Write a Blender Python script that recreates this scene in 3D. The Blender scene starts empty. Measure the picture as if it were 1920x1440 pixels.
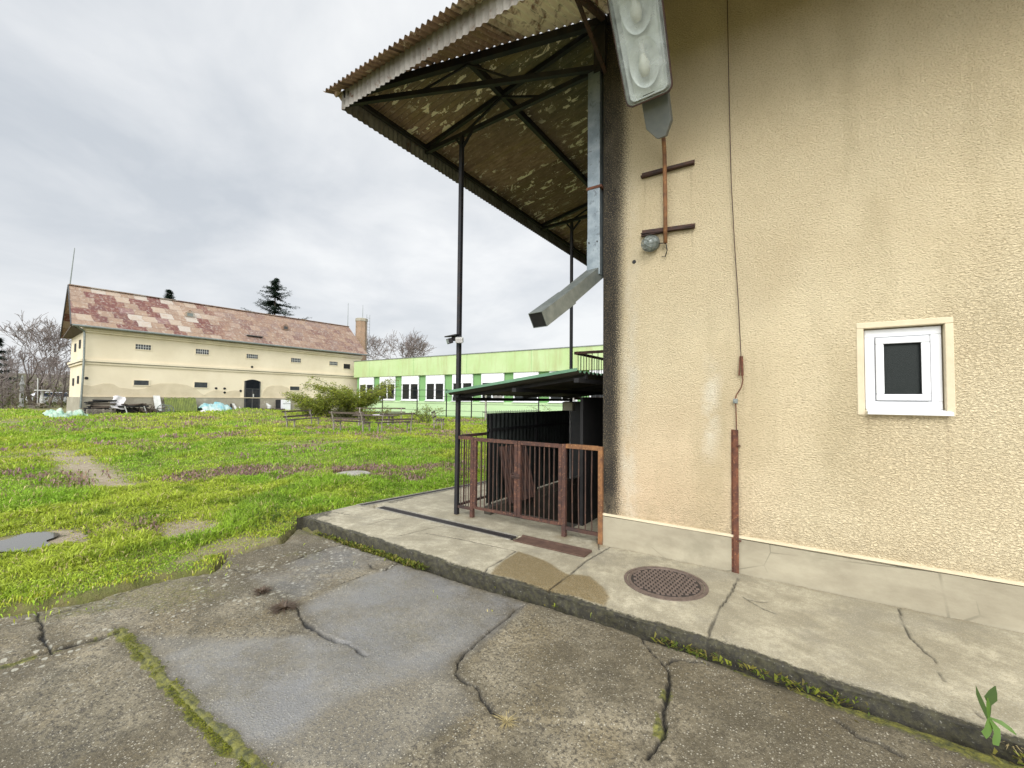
import bpy, bmesh, math, random
import numpy as np
from mathutils import Vector, Matrix
rnd = random.Random(7)
scene = bpy.context.scene
col = scene.collection
R = math.radians
# ---------------------------------------------------------------- camera (site frame: x along the near wall, y into the yard, z up)
CAM = np.array([1.825, -4.552, 1.6]); FPX = 800.0
_t = math.atan(28 / 800); _r = 0.0096; _az = R(-56.1)
_e1 = np.array([math.sin(_az), math.cos(_az), 0]); _e2 = np.array([math.cos(_az), -math.sin(_az), 0])
def _site(v): return np.array([-(v @ _e1), v @ _e2, v[2]])
_F = np.array([0, math.cos(_t), math.sin(_t)]); _U = np.array([0, -math.sin(_t), math.cos(_t)]); _R = np.array([1., 0, 0])
CF = _site(_F); CU = _site(_U * math.cos(_r) - _R * math.sin(_r)); CR = _site(_R * math.cos(_r) + _U * math.sin(_r))
def ray(u, v): return CF + CR * (u - 960) / FPX - CU * (v - 720) / FPX
def zA(x): return float(min(-.045, max(-.125, -.058 - .0155 * (1.3 - x))))
def on_z(u, v, z=0.0):
    d = ray(u, v)
    if abs(z + .1) < 1e-6:          # the asphalt: a plane falling away from the kerb's right end
        z = -.08
        for _ in range(6): z = zA((CAM + d * (z - CAM[2]) / d[2])[0])
    return Vector(CAM + d * (z - CAM[2]) / d[2])
def on_x(u, v, x):
    d = ray(u, v); return Vector(CAM + d * (x - CAM[0]) / d[0])
def on_y(u, v, y):
    d = ray(u, v); return Vector(CAM + d * (y - CAM[1]) / d[1])
def at(u, v, d): return Vector(CAM + ray(u, v) * d)
cd = bpy.data.cameras.new('camera'); cam = bpy.data.objects.new('camera', cd); col.objects.link(cam)
cd.sensor_width = 36; cd.lens = 36 * FPX / 1920; cd.clip_end = 2000; cd.clip_start = 0.05
m = Matrix.Identity(4)
for i in range(3):
    m[i][0] = CR[i]; m[i][1] = CU[i]; m[i][2] = -CF[i]; m[i][3] = CAM[i]
cam.matrix_world = m; scene.camera = cam

# ---------------------------------------------------------------- numpy noise
def _hash(ix, iy, s):
    h = (ix.astype(np.int64) * 374761393 + iy.astype(np.int64) * 668265263 + s * 974634121) & 0x7fffffff
    h = ((h ^ (h >> 13)) * 1274126177) & 0x7fffffff
    return ((h ^ (h >> 16)) & 0xffff) / 65535.0
def vnoise(x, y, s=0):
    x = np.asarray(x, float); y = np.asarray(y, float)
    ix = np.floor(x); iy = np.floor(y); fx = x - ix; fy = y - iy
    fx = fx * fx * (3 - 2 * fx); fy = fy * fy * (3 - 2 * fy)
    a = _hash(ix, iy, s); b = _hash(ix + 1, iy, s); c = _hash(ix, iy + 1, s); d = _hash(ix + 1, iy + 1, s)
    return (a * (1 - fx) + b * fx) * (1 - fy) + (c * (1 - fx) + d * fx) * fy
def fbm(x, y, s=0, o=4):
    t = 0; a = .5
    for i in range(o):
        t = t + a * vnoise(x * 2 ** i, y * 2 ** i, s + i * 17); a *= .5
    return t / (1 - .5 ** o)
def sst(x, a, b):
    t = np.clip((np.asarray(x, float) - a) / (b - a), 0, 1); return t * t * (3 - 2 * t)
def seg_dist(x, y, pts):
    d = np.full(np.shape(x), 1e9)
    for (ax, ay), (bx, by) in zip(pts[:-1], pts[1:]):
        dx, dy = bx - ax, by - ay; L = dx * dx + dy * dy + 1e-12
        t = np.clip(((x - ax) * dx + (y - ay) * dy) / L, 0, 1)
        d = np.minimum(d, np.hypot(x - ax - t * dx, y - ay - t * dy))
    return d
def in_poly(x, y, pts):
    r = np.zeros(np.shape(x), bool); n = len(pts)
    for i in range(n):
        x1, y1 = pts[i]; x2, y2 = pts[(i + 1) % n]
        c = ((y1 > y) != (y2 > y)); r ^= c & (x < (x2 - x1) * (y - y1) / (y2 - y1 + 1e-12) + x1)
    return r
def soft_poly(x, y, pts, w):
    d = seg_dist(x, y, list(pts) + [pts[0]]); s = np.where(in_poly(x, y, pts), d, -d)
    return sst(s, -w, w)
def px_pts(pp, z): return [(p.x, p.y) for p in (on_z(u, v, z) for u, v in pp)]

# ---------------------------------------------------------------- materials
class NM:
    def __init__(s, name):
        s.m = bpy.data.materials.new(name); s.m.use_nodes = True; s.t = s.m.node_tree; s.n = s.t.nodes
        s.b = s.n['Principled BSDF']; s.pos = None
    def new(s, ty, **k):
        n = s.n.new(ty)
        for a, v in k.items(): setattr(n, a, v)
        return n
    def link(s, a, b): s.t.links.new(a, b)
    def put(s, sock, v):
        if isinstance(v, bpy.types.NodeSocket): s.link(v, sock)
        elif isinstance(v, (tuple, list)) and len(v) == 3 and sock.type == 'RGBA': sock.default_value = (*v, 1)
        else: sock.default_value = v
    def P(s, scale=(1, 1, 1)):
        if s.pos is None: s.pos = s.new('ShaderNodeNewGeometry').outputs['Position']
        if scale == (1, 1, 1): return s.pos
        mp = s.new('ShaderNodeMapping'); s.link(s.pos, mp.inputs[0]); mp.inputs['Scale'].default_value = scale; return mp.outputs[0]
    def OB(s, scale=(1, 1, 1)):
        tc = s.new('ShaderNodeTexCoord'); mp = s.new('ShaderNodeMapping'); s.link(tc.outputs['Object'], mp.inputs[0]); mp.inputs['Scale'].default_value = scale; return mp.outputs[0]
    def noise(s, scale, detail=4, rough=.55, vec=None, dist=0):
        n = s.new('ShaderNodeTexNoise'); n.inputs['Scale'].default_value = scale; n.inputs['Detail'].default_value = detail
        n.inputs['Roughness'].default_value = rough; n.inputs['Distortion'].default_value = dist
        s.link(vec if vec is not None else s.P(), n.inputs['Vector']); return n.outputs['Fac']
    def voro(s, scale, vec=None, out='Distance', feature='F1', rnd=1):
        n = s.new('ShaderNodeTexVoronoi'); n.feature = feature; n.inputs['Scale'].default_value = scale; n.inputs['Randomness'].default_value = rnd
        s.link(vec if vec is not None else s.P(), n.inputs['Vector']); return n.outputs[out]
    def ramp(s, fac, stops, interp='LINEAR'):
        n = s.new('ShaderNodeValToRGB'); n.color_ramp.interpolation = interp; e = n.color_ramp.elements
        while len(e) < len(stops): e.new(.5)
        for i, (p, c) in enumerate(stops):
            e[i].position = p; e[i].color = (c, c, c, 1) if isinstance(c, (int, float)) else (*c, 1)
        s.link(fac, n.inputs[0]); return n.outputs[0]
    def mix(s, fac, a, b, mode='MIX'):
        n = s.new('ShaderNodeMix', data_type='RGBA', blend_type=mode); n.clamp_factor = True
        s.put(n.inputs[0], fac); s.put(n.inputs[6], a); s.put(n.inputs[7], b); return n.outputs[2]
    def math(s, op, a, b=0.0, clamp=False):
        n = s.new('ShaderNodeMath', operation=op); n.use_clamp = clamp; s.put(n.inputs[0], a); s.put(n.inputs[1], b); return n.outputs[0]
    def mr(s, v, a, b, c=0.0, d=1.0):
        n = s.new('ShaderNodeMapRange'); n.clamp = True; s.put(n.inputs[0], v)
        for i, q in enumerate((a, b, c, d)): n.inputs[i + 1].default_value = q
        return n.outputs[0]
    def xyz(s, vec=None):
        n = s.new('ShaderNodeSeparateXYZ'); s.link(vec if vec is not None else s.P(), n.inputs[0]); return n.outputs
    def attr(s, name):
        n = s.new('ShaderNodeAttribute', attribute_name=name); q = s.new('ShaderNodeSeparateColor'); s.link(n.outputs['Color'], q.inputs[0])
        return n.outputs['Color'], q.outputs, n.outputs['Alpha']
    def bump(s, h, dist=.01, strength=1, prev=None):
        n = s.new('ShaderNodeBump'); n.inputs['Distance'].default_value = dist; n.inputs['Strength'].default_value = strength
        s.link(h, n.inputs['Height'])
        if prev is not None: s.link(prev, n.inputs['Normal'])
        return n.outputs[0]
    def done(s, color, rough=.8, metal=0.0, normal=None, spec=None, trans=None):
        s.put(s.b.inputs['Base Color'], color); s.put(s.b.inputs['Roughness'], rough); s.put(s.b.inputs['Metallic'], metal)
        if normal is not None: s.link(normal, s.b.inputs['Normal'])
        if spec is not None: s.b.inputs['Specular IOR Level'].default_value = spec
        return s.m
def pm(name, c1, c2, scale=6, rough=.8, metal=0.0, bump=0, bscale=60, spots=None, lo=.35, hi=.65, vec=None):
    """two colours mixed by noise, optional dark or light spots and fine bump"""
    k = NM(name); v = k.P(vec) if vec else None
    c = k.mix(k.ramp(k.noise(scale, 5, .6, v), [(lo, 0.0), (hi, 1.0)]), c1, c2)
    if spots:
        sc, sp, t = spots; c = k.mix(k.ramp(k.noise(sc, 4, .7), [(t, 0.0), (t + .08, 1.0)]), c, sp)
    nrm = k.bump(k.noise(bscale, 3), bump) if bump else None
    return k.done(c, rough, metal, nrm)

MAT = {}
MAT['rust'] = pm('rust', (.17, .062, .03), (.075, .03, .02), 14, .85, 0, .004, 180, (40, (.26, .11, .05), .56))
MAT['rust_dark'] = pm('dark_rust', (.035, .022, .02), (.075, .034, .022), 11, .8, 0, .003, 160, (30, (.11, .05, .03), .62))
MAT['bar_rust'] = pm('dark_bar_rust', (.085, .042, .027), (.04, .024, .019), 12, .8, 0, .003, 150, (34, (.19, .09, .05), .60))
MAT['rust_orange'] = pm('orange_rust', (.27, .125, .045), (.115, .05, .025), 13, .8, 0, .003, 150, (50, (.42, .25, .10), .6))
MAT['rail_rust'] = pm('flaking_red_paint', (.105, .045, .028), (.045, .022, .018), 13, .75, 0, .004, 170, (38, (.26, .125, .065), .58))
MAT['plate_rust'] = pm('plate_rust', (.115, .066, .045), (.075, .042, .03), 9, .75, 0, .002, 120)
MAT['dark_steel'] = pm('dark_steel', (.012, .014, .02), (.03, .024, .022), 7, .6, .2, 0, 60, (18, (.07, .035, .02), .64))
MAT['galv'] = pm('galvanised_sheet', (.17, .205, .225), (.27, .31, .33), 7, .5, .55, .001, 40, (18, (.13, .15, .165), .58))
MAT['galv_dull'] = pm('dull_galvanised', (.17, .19, .18), (.25, .27, .25), 9, .5, .5, .001, 40)
MAT['black'] = pm('black_paint', (.006, .006, .007), (.014, .013, .013), 8, .7)
MAT['white'] = pm('white_plastic', (.80, .81, .83), (.74, .75, .77), 5, .35)
MAT['offwhite'] = pm('weathered_white', (.62, .62, .60), (.45, .45, .42), 3, .7)
MAT['grey_plastic'] = pm('grey_plastic', (.10, .11, .105), (.13, .135, .125), 12, .5)
MAT['wood'] = pm('weathered_wood', (.10, .075, .055), (.055, .04, .03), 12, .85, 0, .004, 90, (20, (.20, .16, .12), .62))
MAT['pale_wood'] = pm('pale_weathered_wood', (.30, .27, .22), (.20, .175, .14), 9, .85)
MAT['bark'] = pm('bark', (.075, .058, .045), (.13, .105, .085), 9, .9, 0, .01, 40)
MAT['twig'] = pm('twig', (.16, .13, .12), (.25, .21, .19), 3, .9)
MAT['tarp_green'] = pm('green_tarpaulin', (.20, .36, .27), (.45, .50, .40), 2.2, .55)
MAT['tarp_blue'] = pm('blue_tarpaulin', (.16, .40, .46), (.42, .50, .46), 2.4, .55)
MAT['sheet_white'] = pm('white_sheet', (.62, .60, .60), (.48, .46, .46), 3, .7)
MAT['concrete'] = pm('old_concrete', (.36, .34, .28), (.24, .23, .19), 3, .9, 0, .006, 60, (14, (.15, .145, .12), .62))
MAT['glass_dark'] = NM('dark_pane').done((.008, .011, .011), .06)
def mottled_glass():
    k = NM('mottled_pane'); n = k.bump(k.voro(230), .003, .6)
    return k.done(k.mix(k.noise(300, 2), (.006, .009, .009), (.02, .026, .024)), .3, 0, n, .2)
MAT['glass_mottled'] = mottled_glass()

# ---------------------------------------------------------------- mesh builder
OFF = {}
class MB:
    def __init__(s): s.v = []; s.f = []
    def add(s, vs, fs):
        o = len(s.v); s.v += [tuple(v) for v in vs]; s.f += [tuple(i + o for i in f) for f in fs]; return s
    def box(s, x0, x1, y0, y1, z0, z1):
        v = [(x, y, z) for z in (z0, z1) for y in (y0, y1) for x in (x0, x1)]
        return s.add(v, [(0, 2, 3, 1), (4, 5, 7, 6), (0, 1, 5, 4), (2, 6, 7, 3), (0, 4, 6, 2), (1, 3, 7, 5)])
    def bar(s, p, q, w, h=None, up=(0, 0, 1), taper=1.0):
        h = h or w; p = Vector(p); q = Vector(q); d = (q - p).normalized(); up = Vector(up)
        if abs(d.dot(up)) > .98: up = Vector((0, 1, 0)) if abs(d.y) < .9 else Vector((1, 0, 0))
        sx = d.cross(up).normalized(); sy = sx.cross(d)
        v = []
        for c, k in ((p, 1), (q, taper)):
            for i, j in ((-1, -1), (1, -1), (1, 1), (-1, 1)): v.append(c + sx * i * w * k / 2 + sy * j * h * k / 2)
        return s.add(v, [(3, 2, 1, 0), (4, 5, 6, 7), (0, 1, 5, 4), (1, 2, 6, 5), (2, 3, 7, 6), (3, 0, 4, 7)])
    def angle(s, p, q, w, t=.006, up=(0, 0, 1), flip=1):
        """an L-section steel angle"""
        p = Vector(p); q = Vector(q); d = (q - p).normalized(); up = Vector(up)
        if abs(d.dot(up)) > .98: up = Vector((0, 1, 0))
        sx = d.cross(up).normalized() * flip; sy = (d.cross(sx)).normalized()
        if sy.dot(up) < 0: sy = -sy
        s.bar(p + sx * w / 2, q + sx * w / 2, w, t, up=sy); s.bar(p + sy * w / 2 , q + sy * w / 2, t, w, up=sy); return s
    def tube(s, pts, r, n=8, cap=True):
        pts = [Vector(p) for p in pts]; N = len(pts); rr = r if isinstance(r, (list, tuple)) else [r] * N
        o = len(s.v); prev = None
        for i, p in enumerate(pts):
            d = (pts[min(i + 1, N - 1)] - pts[max(i - 1, 0)]).normalized()
            if prev is None:
                a = Vector((0, 0, 1)) if abs(d.z) < .9 else Vector((1, 0, 0)); sx = d.cross(a).normalized()
            else: sx = (prev - d * prev.dot(d)).normalized()
            prev = sx; sy = d.cross(sx)
            for k in range(n):
                t = 2 * math.pi * k / n; s.v.append(tuple(p + (sx * math.cos(t) + sy * math.sin(t)) * rr[i]))
        for i in range(N - 1):
            for k in range(n):
                a = o + i * n + k; b = o + i * n + (k + 1) % n; s.f.append((a, b, b + n, a + n))
        if cap: s.f.append(tuple(o + k for k in range(n))[::-1]); s.f.append(tuple(o + (N - 1) * n + k for k in range(n)))
        return s
    def prism(s, pts, vec):
        n = len(pts); vec = Vector(vec); pts = [Vector(p) for p in pts]; v = pts + [p + vec for p in pts]
        nn = Vector((0, 0, 0))
        for i in range(n): nn += pts[i].cross(pts[(i + 1) % n])
        f = [tuple(range(n)), tuple(range(2 * n - 1, n - 1, -1))] + [((i + 1) % n, i, i + n, (i + 1) % n + n) for i in range(n)]
        if nn.dot(vec) > 0: f = [tuple(reversed(q)) for q in f]
        return s.add(v, f)
    def lathe(s, prof, c, n=24, axis='z'):
        c = Vector(c); o = len(s.v)
        for r, h in prof:
            for k in range(n):
                t = 2 * math.pi * k / n; q = Vector((r * math.cos(t), r * math.sin(t), h))
                if axis == 'y': q = Vector((q.x, q.z, q.y))
                s.v.append(tuple(c + q))
        for i in range(len(prof) - 1):
            for k in range(n):
                a = o + i * n + k; b = o + i * n + (k + 1) % n; s.f.append((a, b, b + n, a + n))
        s.f.append(tuple(o + k for k in range(n))[::-1]); s.f.append(tuple(o + (len(prof) - 1) * n + k for k in range(n)))
        return s
    def corr(s, p00, run, cross, wl, amp, nrm, per=6, nrun=1, thick=.004, clip=None):
        """corrugated sheet from p00: ridges go along run, waves along cross; clip(u_cross) -> (r0, r1) in 0..1 of run"""
        p00 = Vector(p00); run = Vector(run); cross = Vector(cross); nrm = Vector(nrm).normalized(); L = cross.length
        N = max(2, int(L / wl * per)); o = len(s.v)
        for i in range(N + 1):
            t = i / N; h = amp * math.cos(2 * math.pi * t * L / wl); r0, r1 = clip(t) if clip else (0, 1)
            for j in range(nrun + 1):
                q = p00 + cross * t + run * (r0 + (r1 - r0) * j / nrun) + nrm * h
                s.v.append(tuple(q))
        w = nrun + 1
        for i in range(N):
            for j in range(nrun):
                a = o + i * w + j; s.f.append((a, a + 1, a + 1 + w, a + w))
        return s
    def build(s, name, mat, parent=None, smooth=False, bevel=0.0, loc=None, solid=0.0):
        me = bpy.data.meshes.new(name)
        if parent is None:
            if loc is None:
                a = np.array(s.v); loc = Vector(((a[:, 0].min() + a[:, 0].max()) / 2, (a[:, 1].min() + a[:, 1].max()) / 2, a[:, 2].min()))
            off = Vector(loc)
        else: off = OFF[parent.name]
        me.from_pydata([tuple(Vector(v) - off) for v in s.v], [], s.f); me.materials.append(MAT[mat] if isinstance(mat, str) else mat)
        o = bpy.data.objects.new(name, me); col.objects.link(o)
        if parent is None: o.location = off
        else: o.parent = parent
        OFF[o.name] = off
        if smooth: me.polygons.foreach_set('use_smooth', [True] * len(me.polygons))
        if bevel:
            b = o.modifiers.new('bevel', 'BEVEL'); b.width = bevel; b.segments = 2; b.limit_method = 'ANGLE'
        if solid:
            b = o.modifiers.new('solid', 'SOLIDIFY'); b.thickness = solid; b.offset = 0
        return o
def tag(o, label=None, cat=None, group=None, kind=None):
    if label: o['label'] = label
    if cat: o['category'] = cat
    if group: o['group'] = group
    if kind: o['kind'] = kind
    return o
def thing(name, loc, label, cat, group=None):
    o = bpy.data.objects.new(name, None); o.empty_display_size = .2; col.objects.link(o); o.location = Vector(loc); OFF[o.name] = Vector(loc)
    return tag(o, label, cat, group)
def np_mesh(name, V, Fq, mat, cols=None, smooth=False, parent=None, loc=(0, 0, 0)):
    """V (n,3), Fq (m,k) with k = 3 or 4, cols {attr: (n,4)}"""
    me = bpy.data.meshes.new(name); V = np.asarray(V, np.float32) - np.asarray(loc, np.float32); Fq = np.asarray(Fq, np.int32); k = Fq.shape[1]
    me.vertices.add(len(V)); me.vertices.foreach_set('co', V.ravel())
    me.loops.add(Fq.size); me.loops.foreach_set('vertex_index', Fq.ravel())
    me.polygons.add(len(Fq)); me.polygons.foreach_set('loop_start', np.arange(0, Fq.size, k, dtype=np.int32))
    if smooth: me.polygons.foreach_set('use_smooth', np.ones(len(Fq), bool))
    me.update(calc_edges=True)
    for n, c in (cols or {}).items():
        at_ = me.color_attributes.new(n, 'FLOAT_COLOR', 'POINT'); at_.data.foreach_set('color', np.asarray(c, np.float32).ravel())
    me.materials.append(MAT[mat] if isinstance(mat, str) else mat)
    o = bpy.data.objects.new(name, me); col.objects.link(o); o.location = loc; OFF[o.name] = Vector(loc)
    if parent is not None: o.parent = parent; o.location = (0, 0, 0)
    return o
def grid_faces(nx, ny):
    i, j = np.meshgrid(np.arange(nx - 1), np.arange(ny - 1), indexing='ij'); a = (i * ny + j).ravel()
    return np.stack([a, a + ny, a + ny + 1, a + 1], 1)
# ================================================================= ground
EDGE = [(-9, 4.2), (-5, 3.55), (-3.95, 3.4), (-3.68, 3.32), (-3.35, 3.29), (-2.87, 3.22), (-2.6, 3.08), (-2.34, 3.45), (-1.8, 3.4), (-1.2, 3.9), (-1.0, 4.0)]
DA = on_z(665, 947); DB = on_z(852.5, 912.5)
def KY(x): return np.interp(x, [-3.8, -2.2, -.5, .55, 1.3, 2.06, 2.55, 4.0, 7], [-1.30, -1.352, -1.389, -1.386, -1.402, -1.445, -1.46, -1.50, -1.55])
def asph_in(x, y):
    """how far (m) a point lies inside the asphalt apron, ragged edge included"""
    e = np.interp(y, [p[0] for p in EDGE], [p[1] for p in EDGE]); e = e + .22 * (fbm(x * 2.3, y * 2.3, 5) - .5) + .10 * (fbm(x * 9, y * 9, 6) - .5)
    return np.minimum(e + x, KY(x) + .03 - y)
def pav_left(y): return np.where(y < DA.y, -3.70 + (y + 1.4) / (DA.y + 1.4) * (DA.x + 3.70), DA.x + (y - DA.y) / (DB.y - DA.y) * (DB.x - DA.x))
def pav_in(x, y):
    d = np.minimum(np.minimum(x - pav_left(y), y - KY(x)), np.where(x < 0, 9.0 - y, 14 - y)); return d
def tz(x, y):
    x = np.asarray(x, float); y = np.asarray(y, float); a = -x
    z = -.09 + .17 * sst(a, 3, 14) + .34 * sst(a, 18, 33) * (1 - sst(y, 14, 20))
    z = z + .09 * (fbm(x * .35, y * .35, 3) - .5) * sst(a, 3.2, 8) + .05 * (fbm(x * 1.3, y * 1.3, 4) - .5) * sst(a, 3.0, 5)
    z = z + .30 * np.exp(-((x + 30.5) / 1.5) ** 2 - ((y - 10.2) / 1.6) ** 2)
    z = z + .05 * np.exp(-((x + 4.3) / .5) ** 2 - ((y + 1.3) / .6) ** 2)
    return z
def tz1(x, y): return float(tz(np.array([x]), np.array([y]))[0])
def gpt(u, v):
    z = 0.1
    for _ in range(8): p = on_z(u, v, z); z = tz1(p.x, p.y)
    return p
def gpx(pp): return [(p.x, p.y) for p in (gpt(u, v) for u, v in pp)]
PATH = gpx([(90, 842), (122, 843), (160, 858), (205, 878), (240, 892), (238, 906), (195, 916), (165, 908), (130, 886), (102, 864)])
NET1 = gpx([(372, 898), (440, 888), (520, 882), (560, 884)]); NET2 = gpx([(590, 892), (640, 884), (720, 888), (790, 892), (850, 880)])
LUSH = gpx([(380, 1012), (450, 975), (520, 935), (580, 915), (650, 893)])
_unused = [(-16.5, -1.9), (-14.6, -1.35), (-11.6, -1.6), (-9.2, -1.6), (-8.0, -2.0), (-8.3, -2.5), (-9.6, -2.3), (-11.2, -2.4), (-13.4, -2.1)]
def ell(x, y, cx, cy, rx, ry): return np.hypot((x - cx) / rx, (y - cy) / ry)
def bare(x, y):
    n = fbm(x * 2.2, y * 2.2, 21) - .5
    b = soft_poly(x + .9 * n, y + .4 * n, PATH, .30)
    n = n + .9 * (fbm(x * 7, y * 7, 22) - .5)
    b = np.maximum(b, .9 * (1 - sst(ell(x, y, -4.55, -2.3, .42, .30) + n, .6, 1.35)))
    b = np.maximum(b, 1 - sst(ell(x, y, -5.35, -3.5, .45, .38) + n, .75, 1.3))
    b = np.maximum(b, .5 * (1 - sst(ell(x, y, -3.5, -2.3, .3, .5) + n, .7, 1.3)))
    b = np.maximum(b, .35 * sst(fbm(x * .42, y * .42, 33), .62, .72) * sst(-x, 5, 9))
    return b
def purple(x, y):
    p = np.maximum(1 - sst(seg_dist(x, y, NET1), .20, .75), 1 - sst(seg_dist(x, y, NET2), .3, 1.0))
    p = p * sst(fbm(x * 1.7, y * 1.7, 44), .30, .50)
    q = sst(fbm(x * .6, y * .75, 45), .55, .68) * sst(-x, 7, 10)
    q2 = sst(fbm(x * 1.1, y * 1.1, 46), .50, .62) * (1 - sst(ell(x, y, -12.5, 8.0, 4.5, 2.6), .6, 1.1))
    near = (1 - sst(ell(x, y, -5.1, -2.75, .5, .35), .6, 1.2)) * .55
    return np.clip(np.maximum(np.maximum(p, .5 * q), np.maximum(.8 * q2, near)), 0, 1)

def mk_soil():
    k = NM('soil'); c, ch, al = k.attr('dat')
    base = k.mix(k.ramp(k.noise(5, 6, .65), [(.35, 0.0), (.65, 1.0)]), (.13, .15, .03), (.20, .17, .07))
    soil = k.mix(k.ramp(k.noise(9, 6, .7), [(.35, 0.0), (.65, 1.0)]), (.40, .34, .25), (.27, .21, .14))
    col_ = k.mix(k.ramp(k.noise(60, 3, .7), [(.45, 0.0), (.7, .5)]), k.mix(ch[0], base, soil), (.12, .10, .06))
    return k.done(col_, .95, 0, k.bump(k.noise(35, 5, .7), .03))
MAT['soil'] = mk_soil()
def terrain_patch(xs, ys):
    X, Y = np.meshgrid(xs, ys, indexing='ij'); x, y = X.ravel(), Y.ravel(); z = tz(x, y)
    din = np.maximum(asph_in(x, y), pav_in(x, y)); z = z - .30 * sst(din, .0, .12)
    z = np.where((x > -3.4) & (y > -1.0), -3.0, z)
    r = np.hypot(x, y); z = np.where(r > 70, z - .0 , z)
    dat = np.stack([bare(x, y), 0 * x, 0 * x, 1 + 0 * x], 1); return np.stack([x, y, z], 1), grid_faces(len(xs), len(ys)), dat
xs = np.unique(np.concatenate([np.linspace(-400, -60, 18), np.linspace(-60, -14, 93), np.linspace(-14, -2.5, 231), np.linspace(-2.5, 30, 40), np.linspace(30, 300, 12)]))
ys = np.unique(np.concatenate([np.linspace(-200, -12, 14), np.linspace(-12, -6, 20), np.linspace(-6, 4, 201), np.linspace(4, 30, 60), np.linspace(30, 400, 16)]))
V, Fq, dat = terrain_patch(xs, ys)
tag(np_mesh('ground', V, Fq, 'soil', {'dat': dat}, True), kind='structure')

# ----------------------------------------------------------------- asphalt apron: real cracks and slab steps
ZA = -.10
MOSSJ = [(222, 1180), (262, 1222), (300, 1262), (345, 1312), (385, 1356), (430, 1400), (480, 1436), (500, 1470)]
CRK = [[(-60, 1262), (20, 1245), (80, 1222), (150, 1203), (222, 1184)],
      [(70, 1150), (82, 1195), (95, 1222)],
      [(996, 1130), (962, 1145), (935, 1170), (905, 1192), (880, 1216), (862, 1240), (854, 1262), (875, 1282), (900, 1300), (918, 1322), (940, 1342)],
      [(555, 1138), (562, 1160), (600, 1190), (650, 1206), (690, 1226)],
      [(688, 1058), (700, 1066), (722, 1070), (748, 1056)],
      [(1200, 1192), (1215, 1222), (1240, 1242), (1252, 1262), (1250, 1300), (1242, 1336), (1236, 1380), (1212, 1425)],
      [(1250, 1248), (1262, 1236), (1290, 1240), (1330, 1245)],
      [(1560, 1345), (1600, 1375), (1690, 1420)],
      [(400, 1060), (425, 1066), (468, 1072)]]
JOINT = [[(555, 1140), (600, 1112), (652, 1090), (700, 1072), (748, 1054)], [(462, 1082), (520, 1058), (580, 1040), (640, 1022)], [(-40, 1192), (60, 1168), (200, 1120), (320, 1085)]]
WET_SHEEN = [(316, 1232), (400, 1206), (520, 1196), (600, 1196), (560, 1150), (640, 1092), (745, 1062), (860, 1092), (985, 1132), (925, 1182), (868, 1222), (800, 1262), (690, 1290), (600, 1330), (520, 1400), (450, 1390), (380, 1320)]
WET_SHEEN2 = [(470, 1082), (640, 1022), (735, 1048), (560, 1125)]
SMOOTH = [(235, 1190), (480, 1440), (700, 1440), (900, 1330), (850, 1262), (990, 1135), (745, 1056), (556, 1138), (600, 1192), (420, 1200)]
nx, ny = 900, 390
gx = np.linspace(-4.5, 4.2, nx); gy = np.linspace(-5.3, -1.27, ny)
X, Y = np.meshgrid(gx, gy, indexing='ij'); x, y = X.ravel(), Y.ravel()
jx = x + .036 * (fbm(x * 8, y * 8, 61, 5) - .5) * 2; jy = y + .036 * (fbm(x * 8, y * 8, 62, 5) - .5) * 2
crack = 0 * x; dz = 0 * x
for i, c in enumerate(CRK):
    d = seg_dist(jx, jy, px_pts(c, ZA)); w = .004 + .013 * vnoise(x * 6, y * 6, 70 + i) ** 1.5; crack = np.maximum(crack, 1 - sst(d, w * .4, w * .9 + .006))
jn = 0 * x
for c in JOINT:
    d = seg_dist(jx, jy, px_pts(c, ZA)); jn = np.maximum(jn, (1 - sst(d, .002, .014)) * sst(fbm(x * 4, y * 4, 66), .35, .6))
moss = (1 - sst(seg_dist(jx, jy, px_pts(MOSSJ, ZA)) + .05 * (fbm(x * 11, y * 11, 67) - .5), .015, .055))
moss = np.maximum(moss, .8 * (1 - sst(seg_dist(jx, jy, px_pts(CRK[0], ZA)), .01, .05)) * sst(fbm(x * 6, y * 6, 68), .4, .6))
gut = y - KY(x); gw = .035 + .11 * fbm(x * 2.1, x * 0 + 3, 71) ** 1.3 + .13 * sst(x, .9, 2.2)
gutm = 1 - sst(-gut, gw * .5, gw * 1.4)
moss = np.maximum(moss, gutm * sst(fbm(x * 3, y * 5, 72), .42 + .04 * (x < .8), .62))
moss = np.maximum(moss, .40 * sst(fbm(x * 1.6, y * 1.6, 73), .52, .68) * sst(-x, 1.4, 2.6))
moss = np.maximum(moss, .7 * (1 - sst(seg_dist(x, y, px_pts(CRK[5][4:], ZA)), .01, .06)) * sst(fbm(x * 9, y * 9, 74), .42, .6))
wet = np.maximum(soft_poly(jx, jy, px_pts(WET_SHEEN, ZA), .09), .55 * soft_poly(jx, jy, px_pts(WET_SHEEN2, ZA), .08)); wet = wet * (.72 + .5 * (fbm(x * 3, y * 3, 75) - .3))  # mask of the sky sheen painted on the wet slab
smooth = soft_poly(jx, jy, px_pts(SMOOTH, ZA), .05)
tone = fbm(x * .9, y * .9, 76) * .55 + fbm(x * 4, y * 4, 77) * .45
rough_ = (1 - smooth * .7)
dz = -.030 * crack - .012 * jn + .014 * moss * fbm(x * 22, y * 22, 78) - .012 * gutm + .020 * (fbm(x * 1.4, y * 1.4, 79) - .5) + rough_ * .010 * (fbm(x * 26, y * 26, 80) - .5)
dz += .012 * in_poly(x, y, px_pts([(854, 1262), (990, 1132), (1200, 1192), (1252, 1262), (1240, 1370), (940, 1345)], ZA)) - .016 * in_poly(x, y, px_pts([(-200, 1290), (222, 1184), (385, 1356), (500, 1470), (-200, 1600)], ZA))
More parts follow.
